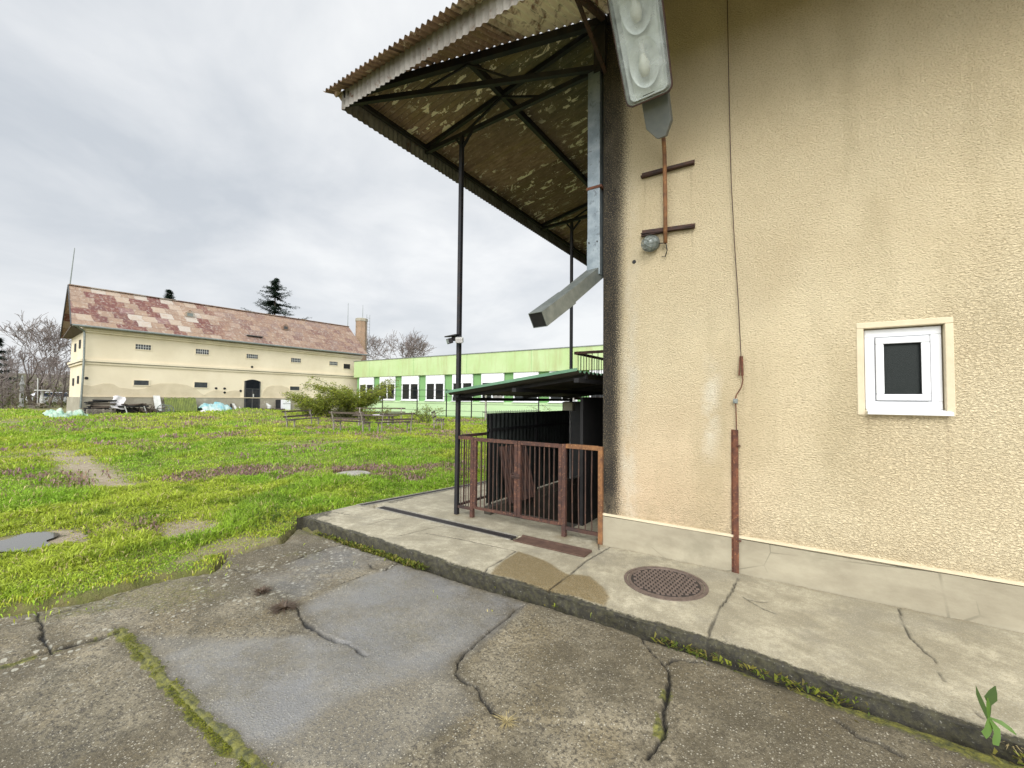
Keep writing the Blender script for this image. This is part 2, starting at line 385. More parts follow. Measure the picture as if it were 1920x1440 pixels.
ai = asph_in(x, y); dz += -.10 * (1 - sst(ai, -.02, .22)) ** 2
rub = sst(fbm(x * 3, y * 3, 81), .42, .6) * sst(-x, 1.3, 2.2) * (1 - smooth)
dz += .03 * rub * (fbm(x * 13, y * 13, 82) - .4)
V = np.stack([x, y, np.clip(-.058 - .0155 * (1.3 - x), -.125, -.045) + dz], 1); Fq = grid_faces(nx, ny); keep = (ai[Fq] > -.25).any(1)
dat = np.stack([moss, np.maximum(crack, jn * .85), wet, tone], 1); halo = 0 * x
for c in CRK + [MOSSJ]: halo = np.maximum(halo, 1 - sst(seg_dist(jx, jy, px_pts(c, ZA)) + .10 * (fbm(x * 5, y * 5, 85) - .5), .0, .16))
halo = np.maximum(halo, 1 - sst(-gut + .2 * (fbm(x * 3, y * 3, 86) - .5), .08, .42)); halo = np.maximum(halo, sst(fbm(x * 1.15 + 3, y * 1.15, 87, 5), .50, .62) * (1 - .6 * smooth))
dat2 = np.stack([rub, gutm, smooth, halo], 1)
def mk_asph():
    k = NM('asphalt'); c, ch, al = k.attr('dat'); c2, ch2, al2 = k.attr('dat2')
    base = k.mix(k.mr(al, .3, .7), (.125, .107, .068), (.30, .258, .175))
    base = k.mix(k.ramp(k.noise(2.1, 4, .6), [(.46, 0.0), (.60, .6)]), base, (.15, .115, .055))
    base = k.mix(k.ramp(k.noise(1.3, 5, .7), [(.54, 0.0), (.66, .7)]), base, (.062, .055, .034))
    base = k.mix(k.ramp(k.noise(48, 5, .8), [(.40, .9), (.54, 0.0)]), base, (.04, .034, .026))
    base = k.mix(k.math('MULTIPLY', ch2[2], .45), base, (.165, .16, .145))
    base = k.mix(k.math('MULTIPLY', al2, k.ramp(k.noise(7, 5, .75), [(.30, .25), (.60, .85)])), base, (.078, .064, .038))
    vs = k.voro(75, out='Color'); vd = k.voro(75)
    stone = k.math('MULTIPLY', k.mr(k.xyz(vs)[0], .74, .80), k.mr(vd, .34, .28))
    stone2 = k.math('MULTIPLY', k.mr(k.xyz(k.voro(165, out='Color'))[1], .66, .72), k.mr(k.voro(165), .36, .28))
    base = k.mix(k.math('MULTIPLY', stone, .75), base, (.42, .39, .31)); base = k.mix(k.math('MULTIPLY', stone2, .6), base, (.37, .335, .255))
    rubs = k.math('MULTIPLY', k.mr(k.xyz(k.voro(22, out='Color'))[0], .55, .6), k.mr(k.voro(22), .40, .30)); base = k.mix(k.math('MULTIPLY', rubs, ch2[0]), base, (.31, .295, .235))
    base = k.mix(k.math('MULTIPLY', ch[2], k.mr(k.noise(2.6, 6, .7), .36, .60, .0, .85)), base, k.mix(.35, (.222, .226, .238), base))  # bluish sky sheen of the wet film painted into the base colour
    mossc = k.mix(k.ramp(k.noise(30, 4, .7), [(.38, 0.0), (.62, 1.0)]), (.045, .05, .012), (.17, .165, .025))
    mossf = k.math('MULTIPLY', k.mr(k.math('ADD', ch[0], k.math('MULTIPLY', k.math('SUBTRACT', k.noise(55, 4, .7), .5), 1.1)), .34, .58), .92)
    base = k.mix(k.math('MULTIPLY', ch2[1], .88), base, (.022, .02, .013))
    base = k.mix(mossf, base, mossc); base = k.mix(ch[1], base, (.012, .011, .009))
    ro = k.mix(k.math('MULTIPLY', ch[2], k.mr(k.noise(4, 5, .65), .38, .56, .25, 1.0)), k.mr(k.noise(25, 3), .3, .7, .62, .9), (.13, .13, .13))
    h = k.math('ADD', k.math('MULTIPLY', k.noise(110, 4, .7), .9), k.math('MULTIPLY', k.mr(vd, .0, .5, 1, 0), .5))
    n = k.bump(h, .006, .8); k.put(k.b.inputs['Specular IOR Level'], k.mr(ch[2], 0, 1, .5, 1.0))
    return k.done(base, ro, 0, n)
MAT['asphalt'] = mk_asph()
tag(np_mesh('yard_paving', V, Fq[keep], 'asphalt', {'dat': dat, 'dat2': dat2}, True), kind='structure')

# ----------------------------------------------------------------- concrete pavement with kerb, joints, wet patch, drain channels and stair opening
PJ = [[(1384, 1084), (1372, 1108), (1352, 1136), (1336, 1166), (1325, 1200)], [(1150, 1022), (1100, 1050), (1072, 1074), (1030, 1104), (1026, 1130)], [(968, 1033), (945, 1048), (915, 1064), (908, 1074)],
      [(800, 1000), (860, 1010), (968, 1033)], [(690, 984), (722, 974), (752, 972)], [(752, 1004), (800, 992), (838, 984)]]
PC = [[(1752, 1238), (1760, 1258), (1772, 1276), (1778, 1296), (1790, 1306), (1815, 1322), (1840, 1345)], [(1686, 1140), (1692, 1168), (1706, 1196), (1752, 1238)], [(1392, 1118), (1410, 1130), (1432, 1142), (1452, 1150)], [(1404, 1124), (1424, 1128), (1440, 1128)], [(1120, 1010), (1124, 1030)]]
WETP = [(930, 1062), (972, 1034), (1020, 1050), (1062, 1076), (1104, 1080), (1132, 1100), (1143, 1120), (1134, 1136), (1080, 1118), (1030, 1110), (960, 1084), (920, 1076)]
STAIR = (-1.72, -.52, .32, 3.3)
def chan(x, y):
    f = (np.abs(y - (-.405)) < .075) & (x < -.86) & (x > -3.42)
    t = DA.x + (y - DA.y) / (DB.y - DA.y) * (DB.x - DA.x)
    return f | ((x - t > .05) & (x - t < .17) & (y > -.42))
def pave(x, y, zrow=None):
    jx = x + .010 * (fbm(x * 12, y * 12, 91) - .5) * 2; jy = y + .010 * (fbm(x * 12, y * 12, 92) - .5) * 2
    j = 0 * x
    for i, c in enumerate(PJ): j = np.maximum(j, (1 - sst(seg_dist(jx, jy, px_pts(c, 0)), .002, .013)) * (.55 + .45 * sst(fbm(x * 5, y * 5, 108), .35, .6)))
    for i, c in enumerate(PC): j = np.maximum(j, .9 * (1 - sst(seg_dist(jx + .012 * (fbm(x * 30, y * 30, 95) - .5), jy, px_pts(c, 0)), .001, .011)) * sst(fbm(x * 8, y * 8, 109), .25, .5))
    j = np.maximum(j, (1 - sst(np.abs(y + .012), .004, .02)) * (x > 0) * sst(fbm(x * 6, y * 6, 93), .3, .5))
    w = soft_poly(jx + .03 * (fbm(x * 7, y * 7, 96) - .5), jy, px_pts(WETP, 0), .02)
    edge = 1 - sst(y - KY(x) + .05 * (fbm(x * 6, y * 6, 94) - .5), .0, .10)
    edge = np.maximum(edge, .75 * sst(fbm(x * 2.2, y * 2.2, 97), .5, .66) * sst(x, 1.1, 1.6) * (1 - sst(y - KY(x), .05, .5)))
    for qx in (-2.13, -1.855, -.472, -.018): w = np.maximum(w, .55 * (1 - sst(np.hypot(x - qx, y + .03) + .08 * (fbm(x * 9, y * 9, 110) - .5), .02, .13)))
    w = np.maximum(w, .35 * (x > 0) * (1 - sst(-y + .10 * (fbm(x * 4, y * 9, 111) - .5), .0, .10)))
    edge = np.maximum(edge, .7 * sst(-x, 2.9, 3.5) * sst(fbm(x * 5, y * 5, 98), .35, .6))
    tone = fbm(x * 1.1, y * 1.6, 99) * .5 + fbm(x * 6, y * 6, 100) * .5
    z = -.012 * j - .05 * chan(x, y) + .006 * (fbm(x * 1.2, y * 1.2, 101) - .5)
    return z, np.stack([j, w, edge, tone], 1)
def kerb_grid(xl, n):
    gy = np.concatenate([np.full(7, -1.4), np.arange(-1.4, .0001, .0125)]); drop = np.concatenate([np.linspace(-.17, -.008, 7), np.zeros(len(gy) - 7)])
    s = np.linspace(0, 1, n); Y, S = np.meshgrid(gy, s, indexing='ij'); Dp, _ = np.meshgrid(drop, s, indexing='ij')
    return Y, S, Dp
parts = []
for side in (0, 1):
    Y, S, Dp = kerb_grid(None, 310 if side == 0 else 540); y = Y.ravel(); s = S.ravel(); dp = Dp.ravel()
    xl = pav_left(y) if side == 0 else 0 * y; xr = 0 * y if side == 0 else 0 * y + 6.6; x = xl + (xr - xl) * s; ke = -(y + 1.4); y = y * KY(x) / -1.4
    z, d = pave(x, y); k = np.exp(ke / .05)
    rag = .05 * (fbm(x * 4, x * 0 + 1, 103) - .5) + .045 * (fbm(x * 15 + 5, dp * 40, 104) - .5)
    y2 = y + k * rag; z = z + dp - .02 * k * fbm(x * 7, x * 0 + 2, 105); d[:, 2] = np.maximum(d[:, 2], sst(-dp, .0, .03))
    parts.append((np.stack([x, y2, z], 1), grid_faces(Y.shape[0], Y.shape[1])[:, ::-1], d))
gy = np.arange(0, 9.01, .04); s = np.linspace(0, 1, 100); Y, S = np.meshgrid(gy, s, indexing='ij'); y = Y.ravel(); s = S.ravel(); x = pav_left(y) * (1 - s)
z, d = pave(x, y); Fq = grid_faces(*Y.shape)[:, ::-1]; cx = x[Fq].mean(1); cy = y[Fq].mean(1)
ok = ~((cx > STAIR[0]) & (cx < STAIR[1]) & (cy > STAIR[2]) & (cy < STAIR[3]))
parts.append((np.stack([x, y, z], 1), Fq[ok], d))
# skirt down the grass side
gy = np.arange(-1.4, 9.01, .04); xl = pav_left(gy); V = np.concatenate([np.stack([xl, gy, 0 * gy], 1), np.stack([xl - .01, gy, 0 * gy - .25], 1)]); n = len(gy)
i = np.arange(n - 1); parts.append((V, np.stack([i, i + 1, i + 1 + n, i + n], 1)[:, ::-1], np.tile([0, 0, .9, .4], (2 * n, 1))))
VV = []; FF = []; DD = []; o = 0
for v, f_, d in parts: VV.append(v); FF.append(f_ + o); DD.append(d); o += len(v)
def mk_pave():
    k = NM('pavement_concrete'); c, ch, al = k.attr('dat')
    base = k.mix(k.mr(al, .3, .7), (.33, .295, .205), (.53, .48, .35))
    st = k.noise(3.4, 6, .7); base = k.mix(k.ramp(st, [(.40, .75), (.56, 0.0)]), base, (.24, .21, .14)); base = k.mix(k.ramp(k.noise(14, 5, .75), [(.42, .6), (.58, 0.0)]), base, (.26, .23, .16)); base = k.mix(k.ramp(k.noise(1.3, 4, .7), [(.52, 0.0), (.64, .45)]), base, (.24, .22, .17))
    base = k.mix(k.ramp(k.noise(130, 3, .7), [(.5, 0.0), (.66, .6)]), base, (.17, .155, .12)); base = k.mix(k.ramp(k.noise(90, 3, .7), [(.55, 0.0), (.68, .5)]), base, (.55, .52, .43))
    wn = k.mix(k.ramp(k.noise(95, 3, .8), [(.42, 0.0), (.62, 1.0)]), (.11, .08, .036), (.33, .26, .14))
    base = k.mix(k.math('MULTIPLY', ch[1], k.mr(k.noise(22, 5, .75), .3, .55, .55, .97)), base, wn)
    ef = k.mr(k.math('ADD', ch[2], k.math('MULTIPLY', k.math('SUBTRACT', k.noise(38, 5, .75), .5), 1.3)), .40, .75)
    ed = k.mix(k.ramp(k.noise(26, 4, .7), [(.42, 0.0), (.60, 1.0)]), (.012, .011, .008), (.042, .039, .017)); ed = k.mix(k.ramp(k.noise(70, 3, .7), [(.64, 0.0), (.70, .55)]), ed, (.33, .32, .27))
    base = k.mix(k.math('MULTIPLY', ef, .93), base, ed); base = k.mix(ch[0], base, (.03, .027, .02))
    n = k.bump(k.noise(120, 4, .7), .004, .8); n = k.bump(k.noise(28, 4, .7), .006, .6, n)
    return k.done(base, k.mix(ch[1], (.85, .85, .85), (.38, .38, .38)), 0, n)
MAT['pavement'] = mk_pave()
tag(np_mesh('pavement', np.concatenate(VV), np.concatenate(FF), 'pavement', {'dat': np.concatenate(DD)}, True), kind='structure')

# stair well: steps going down and back, low walls round the opening
b = MB(); x0, x1, y0, y1 = STAIR
for i in range(11):
    ya = y0 + i * .27; b.box(x0 + .002, x1 - .002, ya, ya + .27, -2.4, -.02 - i * .17)
b.box(x0 - .11, x0 + .001, y0 - .10, y1, -2.4, .10); b.box(x1 - .001, x1 + .06, y0, y1, -2.4, -.004)
MAT['stair_concrete'] = pm('stair_concrete', (.085, .075, .055), (.035, .03, .024), 4, .9, 0, .006, 50)  # concrete darkened to carry the shade of covered stairs and platform
tag(b.build('stairwell', 'stair_concrete', loc=(-1.1, .32, 0)), kind='structure')
# puddle
pts = []
for i in range(40):
    t = i / 40 * 2 * math.pi; rr = 1 + .22 * math.sin(3 * t + 1) + .12 * math.sin(5 * t)
    pts.append((-5.45 + .40 * rr * math.cos(t), -3.62 + .33 * rr * math.sin(t)))
zp = max(tz1(px, py) for px, py in pts) + .004
b = MB(); b.add([(px, py, zp) for px, py in pts], [tuple(range(40))])
k = NM('puddle_water'); MAT['water'] = k.done((.10, .095, .08), .04)
tag(b.build('puddle', 'water', loc=(-5.45, -3.62, zp)), kind='structure')
# ================================================================= the near building
def mk_stucco():
    k = NM('stucco'); p = k.xyz()
    base = k.mix(k.ramp(k.noise(1.1, 5, .6), [(.35, 0.0), (.65, 1.0)]), (.655, .54, .345), (.715, .605, .40))
    low = k.math('MULTIPLY', k.mr(p[2], 1.9, .6), k.mr(p[0], 1.9, .7)); base = k.mix(k.math('MULTIPLY', low, .55), base, (.66, .47, .30))
    gr = k.math('MULTIPLY', k.ramp(k.noise(1.5, 4, .6, k.P((1, 1, .25))), [(.52, 0.0), (.66, .35)]), 1.0); base = k.mix(gr, base, (.40, .325, .185))
    # pale lime runs
    lx = k.math('ADD', p[0], k.math('MULTIPLY', k.math('SUBTRACT', k.noise(2.5, 4, .6), .5), .22))
    def bandx(c, w): return k.mr(k.math('ABSOLUTE', k.math('SUBTRACT', lx, c)), w, w * .2)
    wh = k.math('MULTIPLY', bandx(.30, .13), k.math('MULTIPLY', k.mr(p[2], 4.6, 2.2), k.ramp(k.noise(3.2, 5, .7, k.P((1, 1, .45))), [(.38, 0.0), (.62, .75)])))
    base = k.mix(wh, base, (.74, .69, .56))
    wh2 = k.math('MULTIPLY', bandx(1.12, .10), k.math('MULTIPLY', k.mr(p[2], 2.1, 1.7), k.math('MULTIPLY', k.mr(p[2], .95, 1.3), k.ramp(k.noise(5, 5, .7), [(.35, 0.0), (.6, .8)])))); base = k.mix(wh2, base, (.74, .68, .54))
    soft = k.math('MULTIPLY', k.mr(p[0], .42, .05), k.ramp(k.noise(1.8, 4, .6, k.P((1, 1, .4))), [(.4, 0.0), (.7, .6)])); base = k.mix(soft, base, (.33, .26, .15))
    # eave shade painted in, streaky brown towards the wall top
    g2 = k.math('MULTIPLY', k.mr(p[2], 4.0, 5.3), k.ramp(k.noise(1.6, 5, .65, k.P((1, 1, .35))), [(.30, .05), (.62, .38)])); base = k.mix(g2, base, (.33, .26, .16))
    # black corner stain, ragged
    sw = k.math('ADD', .20, k.math('MULTIPLY', k.mr(p[2], 1.8, 4.6), .09)); sx = k.math('DIVIDE', p[0], sw)
    stain = k.mr(k.math('ADD', sx, k.math('MULTIPLY', k.math('SUBTRACT', k.noise(85, 4, .8), .5), 2.4)), 1.12, .72)
    stain = k.math('MULTIPLY', stain, k.ramp(k.noise(2.4, 3, .6, k.P((1, 1, .6))), [(.25, .85), (.5, .98)]))
    base = k.mix(stain, base, (.014, .013, .012))
    wv = k.P((.8, 1, 1.5)); h1a = k.noise(62, 3, .55, wv, .6); h1b = k.noise(78, 3, .6, k.P((1, 1, 1.15)), .3); sel = k.mr(k.math('ADD', k.math('SUBTRACT', p[0], p[2]), k.math('MULTIPLY', k.noise(1.2, 4), 3.0)), .2, 2.6); h1 = k.mix(sel, h1b, h1a); h2 = k.voro(85, wv)
    h = k.math('ADD', k.ramp(h1, [(.38, 0.0), (.60, 1.0)]), k.math('MULTIPLY', h2, .45))
    base = k.mix(k.ramp(h1, [(.37, .5), (.47, 0.0)]), base, (.32, .24, .135))  # crevice shade painted into the low spots of the stucco bump
    for sx_, sz_, ln_, ww_, st_ in ((2.30, 1.50, .55, .012, .35), (2.76, 1.50, .75, .014, .4), (2.55, 1.50, .35, .02, .22), (.47, 3.98, .5, .012, .4), (.94, 3.97, .7, .014, .35), (.46, 3.34, .45, .012, .4), (.95, 3.33, .5, .012, .4), (1.39, 1.88, .5, .012, .5), (1.30, 1.30, .9, .02, .3)):
        wob = k.math('ADD', p[0], k.math('MULTIPLY', k.math('SUBTRACT', k.noise(7, 4, .7), .5), .05)); a_ = k.mr(k.math('ABSOLUTE', k.math('SUBTRACT', wob, sx_)), ww_, ww_ * .3); b_ = k.math('MULTIPLY', k.mr(p[2], sz_ - ln_, sz_), k.mr(p[2], sz_ + .01, sz_ - .01)); base = k.mix(k.math('MULTIPLY', k.math('MULTIPLY', k.math('MULTIPLY', a_, b_), k.noise(20, 4, .7)), st_ * 1.1), base, (.20, .12, .06))
    spl = k.math('MULTIPLY', k.mr(p[2], .62, .34), k.ramp(k.noise(11, 5, .75), [(.38, 0.0), (.62, .55)])); base = k.mix(spl, base, (.36, .29, .18))
    return k.done(base, .93, 0, k.bump(h, .008, 1.0))
MAT['stucco'] = mk_stucco()
def mk_plinth():
    k = NM('plinth_render'); base = k.mix(k.ramp(k.noise(2.6, 6, .65, k.P((.7, 1, 1.6))), [(.35, 0.0), (.65, 1.0)]), (.285, .25, .178), (.39, .35, .255))
    base = k.mix(k.ramp(k.noise(1.6, 5, .7), [(.55, 0.0), (.7, .6)]), base, (.24, .215, .15))
    cr = k.voro(1.1, k.P((1, 1, .9)), feature='DISTANCE_TO_EDGE'); base = k.mix(k.math('MULTIPLY', k.mr(cr, .006, .002), k.ramp(k.noise(1.3, 3), [(.5, 0.0), (.6, .8)])), base, (.16, .145, .10))
    return k.done(base, .9, 0, k.bump(k.noise(22, 6, .7), .006, .5))
MAT['plinth'] = mk_plinth()
MAT['reveal'] = pm('smooth_yellow_render', (.68, .59, .42), (.60, .51, .35), 4, .85, 0, .002, 60)
bld = thing('storage_building', (4, 4, 0), 'near building with yellow rough stucco wall and grey plinth', 'building')
wx0, wx1, wz0, wz1 = 2.275, 2.765, 1.535, 2.215
b = MB(); H_ = 6.0
# front wall built round the window opening
b.box(0, wx0, 0, .35, .315, H_); b.box(wx1, 8, 0, .35, .315, H_); b.box(wx0, wx1, 0, .35, .315, wz0); b.box(wx0, wx1, 0, .35, wz1, H_)
b.box(0, .35, .352, 12, .315, H_); b.box(7.65, 8, .352, 12, .315, H_); b.box(.352, 7.648, 11.65, 12, .315, H_)
wall = b.build('wall', 'stucco', bld)
b = MB(); n = 130
# plinth: a wavering top edge
for i in range(n):
    xa, xb = 8 * i / n, 8 * (i + 1) / n
    za, zb = (.312 + .006 * math.sin(q * 2.3) + .008 * (float(vnoise(np.array([q * 4]), np.array([.5]), 9)[0]) - .5) for q in (xa, xb))
    b.add([(xa, -.018, -.15), (xb, -.018, -.15), (xb, -.018, zb), (xa, -.018, za), (xa, .02, za), (xb, .02, zb)], [(0, 1, 2, 3), (3, 2, 5, 4)])
b.box(0, 8, .003, .4, -.3, .3145); b.add([(0, -.018, -.15), (0, -.018, .312), (0, .36, .312), (0, .36, -.15)], [(0, 1, 2, 3)]); b.box(-.003, .35, .4, 12, -.3, .3145)
b.build('plinth', 'plinth', bld)
# skin of stucco proud of the plinth, ends in a thin drip edge
b = MB(); b.box(.0, 8, -.022, .001, .322, .345)
b.build('drip_edge', 'reveal', bld)
b = MB(); b.tube([(.354, -.002, 3.105), (.354, -.001, 3.105), (.354, .03, 3.105)], .022, 14); b.build('wall_hole', 'black', bld)
# window
win = MB().box(wx0 + .035, wx1 - .035, .075, .09, wz0 + .03, wz1 - .03).build('window', 'white', bld)
b = MB(); fw = .052
def frame(b, x0, x1, z0, z1, w, y0, y1):
    b.box(x0, x1, y0, y1, z0, z0 + w); b.box(x0, x1, y0, y1, z1 - w, z1); b.box(x0, x0 + w, y0, y1, z0 + w, z1 - w); b.box(x1 - w, x1, y0, y1, z0 + w, z1 - w)
frame(b, wx0 + .012, wx1 - .012, wz0 + .01, wz1 - .012, .065, .05, .11); b.build('frame', 'white', win, bevel=.006)
b = MB(); frame(b, wx0 + .082, wx1 - .082, wz0 + .082, wz1 - .084, .052, .032, .075); b.build('sash', 'white', win, bevel=.007)
b = MB().box(wx0 + .13, wx1 - .13, .058, .064, wz0 + .13, wz1 - .132); b.build('pane', 'glass_mottled', win)
b = MB(); frame(b, wx0 + .128, wx1 - .128, wz0 + .128, wz1 - .13, .008, .036, .057); b.build('gasket', 'black', win)
b = MB().box(wx0 + .22, wx0 + .27, .040, .049, wz0 + .045, wz0 + .06); b.build('drain_cap', 'white', win, bevel=.004)
b = MB(); b.prism([(wx0 + .015, .05, wz0 + .012), (wx0 + .015, -.055, wz0 - .008), (wx0 + .015, -.055, wz0 - .032), (wx0 + .015, -.04, wz0 - .032), (wx0 + .015, -.035, wz0 - .016), (wx0 + .015, .05, wz0 - .004)], (wx1 - wx0 + .01, 0, 0)); b.build('sill', 'white', win, bevel=.003)
b = MB(); o_ = .045
e3 = .004; b.box(wx0 - o_, wx1 + o_, -.006, .14, wz1 - e3, wz1 + o_); b.box(wx0 - o_, wx0 + e3, -.006, .14, wz0 - .04, wz1 - e3 - .0005); b.box(wx1 - e3, wx1 + o_, -.006, .14, wz0 - .04, wz1 - e3 - .0005); b.box(wx0 + e3 + .0005, wx1 - e3 - .0005, -.005, .06, wz0 - .04, wz0 + .002)
b.build('window_surround', 'reveal', win, bevel=.006)

# ----------------------------------------------------------------- canopy
def mk_under(name, warm):
    k = NM(name); p = k.xyz()
    s = k.P((.5, 2.2, 1)) if warm == 'side' else k.P((2.2, .5, 1))
    n1 = k.noise(1.6, 5, .65, s)
    olive = k.mix(k.ramp(k.noise(9, 4, .7, s), [(.35, 0.0), (.65, 1.0)]), (.13, .125, .085), (.27, .245, .15))
    brown = k.mix(k.ramp(k.noise(12, 4, .7, s), [(.35, 0.0), (.65, 1.0)]), (.27, .17, .125), (.50, .34, .25))
    if warm == 'side':
        fac = k.math('MAXIMUM', k.mr(k.math('ADD', p[0], k.math('MULTIPLY', p[1], -.6)), -1.0, -2.6), k.mr(k.math('ADD', p[1], k.math('MULTIPLY', k.noise(1.1, 3), 1.4)), 3.4, 4.6))
        base = k.mix(fac, olive, brown)
    else: base = brown
    base = k.mix(k.ramp(n1, [(.5, 0.0), (.66, .6)]), base, (.34, .25, .11))
    wv_ = k.math('SINE', k.math('MULTIPLY', p[1 if warm == 'side' else 0], 2 * math.pi / .083)); base = k.mix(k.mr(wv_, .0, .9, 0, .85), base, (.035, .026, .02))  # corrugation shading painted in as dark stripes along each wave
    pn = k.new('ShaderNodeTexWhiteNoise', noise_dimensions='1D'); k.link(k.math('FLOOR', k.math('DIVIDE', p[1 if warm == 'side' else 0], .92)), pn.inputs['W']); base = k.mix(k.mr(pn.outputs['Value'], 0, 1, 0, .45), base, (.06, .048, .03))
    lap = k.math('FRACT', k.math('DIVIDE', p[1 if warm == 'side' else 0], .92)); base = k.mix(k.mr(lap, .045, .0, 0, .7), base, (.03, .024, .018))
    fl = k.noise(5, 5, .66, k.P((.8, 1.7, 1)) if warm == 'side' else k.P((1.7, .8, 1)), .8); zone = k.noise(.75, 3, .6)
    big = k.math('MULTIPLY', k.mr(fl, .575, .585), k.mr(zone, .43, .50))
    if warm != 'side': big = k.math('MAXIMUM', k.math('MULTIPLY', k.mr(fl, .62, .65), .6), k.math('MULTIPLY', k.mr(k.math('ADD', p[0], k.math('MULTIPLY', fl, .6)), -.62, -.35), k.mr(fl, .36, .50)))
    sm = k.math('MULTIPLY', k.mr(k.noise(34, 3, .6), .66, .69), .7)
    base = k.mix(k.math('MAXIMUM', big, sm), base, (.98, .88, .70))
    return k.done(base, .85, 0, k.bump(k.noise(60, 3), .003))
MAT['under_side'] = mk_under('peeling_underside', 'side'); MAT['under_front'] = mk_under('rusty_underside', 'front')
MAT['fascia'] = pm('pale_corrugated_fascia', (.31, .29, .26), (.18, .16, .135), 4, .75, .0, .002, 60, (8, (.14, .085, .055), .60))
can = thing('canopy', (-1.4, 3, 5.2), 'rusty corrugated canopy roof on dark steel trusses beside the stucco wall', 'canopy')
EX, EY, EZ, TZ = -2.9, -1.41, 5.47, 6.05
sl = (TZ - EZ) / 2.9; fs = (TZ - EZ) / 1.41
def roofz(x): return EZ + (x - EX) * sl
def frontz(y): return EZ + (y - EY) * fs
# side plane: ridges along x; from the hip back
L = 14.0; y0 = -1.62
def clip_side(t):
    y = y0 + t * L
    if y >= 0: return (0, 1)
    x = EX * (y / EY) ; x = max(x, EX - .14); return (0, (x - (EX - .14)) / (0 - (EX - .14)))
b = MB(); b.corr((EX - .14, y0, roofz(EX - .14)), (2.9 + .14, 0, 2.9 * sl + .14 * sl), (0, L, 0), .083, .018, (-sl, 0, 1), 6, 1, clip=clip_side)
b.build('side_roof_sheet', 'under_side', can)
LX = 9.0; x0 = EX - .16; ye = EY - .17
def clip_front(t):
    x = x0 + t * LX
    if x >= 0: return (0, 1)
    y = EY * (x / EX); return (0, max(.02, (y - ye) / (0 - ye)))
b = MB(); b.corr((x0, ye, frontz(ye)), (0, -ye, -ye * fs), (LX, 0, 0), .083, .018, (0, -fs, 1), 6, 1, clip=clip_front)
b.build('front_roof_sheet', 'under_front', can)
b = MB(); b.corr((EX, EY, 5.215), (0, 0, .235), (9.0, 0, 0), .083, .010, (0, -1, 0), 6); b.build('front_fascia', 'fascia', can)
b = MB(); b.corr((EX, EY, 5.215), (0, 0, .225), (0, 13.4, 0), .083, .010, (-1, 0, 0), 6); b.build('side_fascia', 'fascia', can)
b = MB(); b.bar((EX + .02, EY + .02, EZ - .07), (0, 0, TZ - .07), .07, .09); b.build('hip_rafter', 'dark_steel', can)
b = MB(); b.bar((EX + .03, EY + .03, 5.30), (.0, .02, 5.45), .05, .06); b.build('tie_beam', 'dark_steel', can)
b = MB(); b.bar((EX + .09, EY, 5.385), (EX + .09, 12, 5.385), .05, .06); b.build('eave_beam', 'dark_steel', can)
b = MB(); b.bar((EX, EY + .05, 5.345), (6, EY + .05, 5.345), .05, .06); b.build('eave_beam', 'dark_steel', can)
b = MB(); b.bar((-1.45, -.70, roofz(-1.45) - .06), (-1.45, 12, roofz(-1.45) - .06), .06, .09); b.build('purlin', 'dark_steel', can)
for i, yy in enumerate((0, 3.5, 7.0, 10.5)):
    b = MB(); b.bar((EX + .04, yy, 5.355), (0, yy, 5.43), .05, .06); b.build('tie_beam', 'dark_steel', can)
    b = MB(); b.bar((EX + .04, yy, 5.42), (0, yy, TZ - .09), .05, .06); b.build('rafter', 'dark_steel', can)
    b = MB(); b.bar((-1.45, yy, roofz(-1.45) - .1), (-2.13, yy, 5.37), .025); b.build('strut', 'dark_steel', can)
    b = MB(); b.bar((-1.45, yy, roofz(-1.45) - .1), (-.8, yy, 5.41), .025); b.build('strut', 'dark_steel', can)
b = MB(); b.bar((-1.45, -.70, roofz(-1.45) - .12), (-2.0, -.97, 5.345), .02); b.build('strut', 'dark_steel', can)
b = MB(); b.bar((-1.45, -.70, roofz(-1.45) - .12), (-.95, -.46, 5.40), .02); b.build('strut', 'dark_steel', can)
for xx in (.02, 1.5, 3.0, 4.5):
    b = MB(); b.bar((xx, EY + .04, frontz(EY) - .05), (xx, -.001, TZ - .06), .05, .06); b.build('rafter', 'rust_dark', can)
b = MB(); b.bar((.06, -1.0, frontz(-1.0) - .05), (.03, -.03, 5.35), .035); b.build('brace', 'rust_dark', can)
b = MB(); b.bar((.06, -.03, TZ - .10), (6, -.03, TZ - .10), .05, .10); b.build('wall_plate', 'dark_steel', can)
b = MB(); b.bar((-.06, .0, 5.38), (-.06, .0, 6.0), .09, .09); b.bar((.02, -.05, 5.4), (.02, -.05, 6.0), .05, .05); b.build('corner_post', 'dark_steel', can)
for yy, zb in ((-.012, -.005), (3.55, -.01)):
    b = MB(); b.bar((-2.13, yy, zb), (-2.13, yy, 5.36), .052, .052); b.build('post', 'dark_steel', can)
    b = MB(); b.bar((-2.13, yy, 5.20), (-2.13 - .12, yy, 5.36), .03); b.bar((-2.13, yy, 5.16), (-2.13 + .2, yy, 5.37), .03); b.build('post_bracket', 'dark_steel', can)

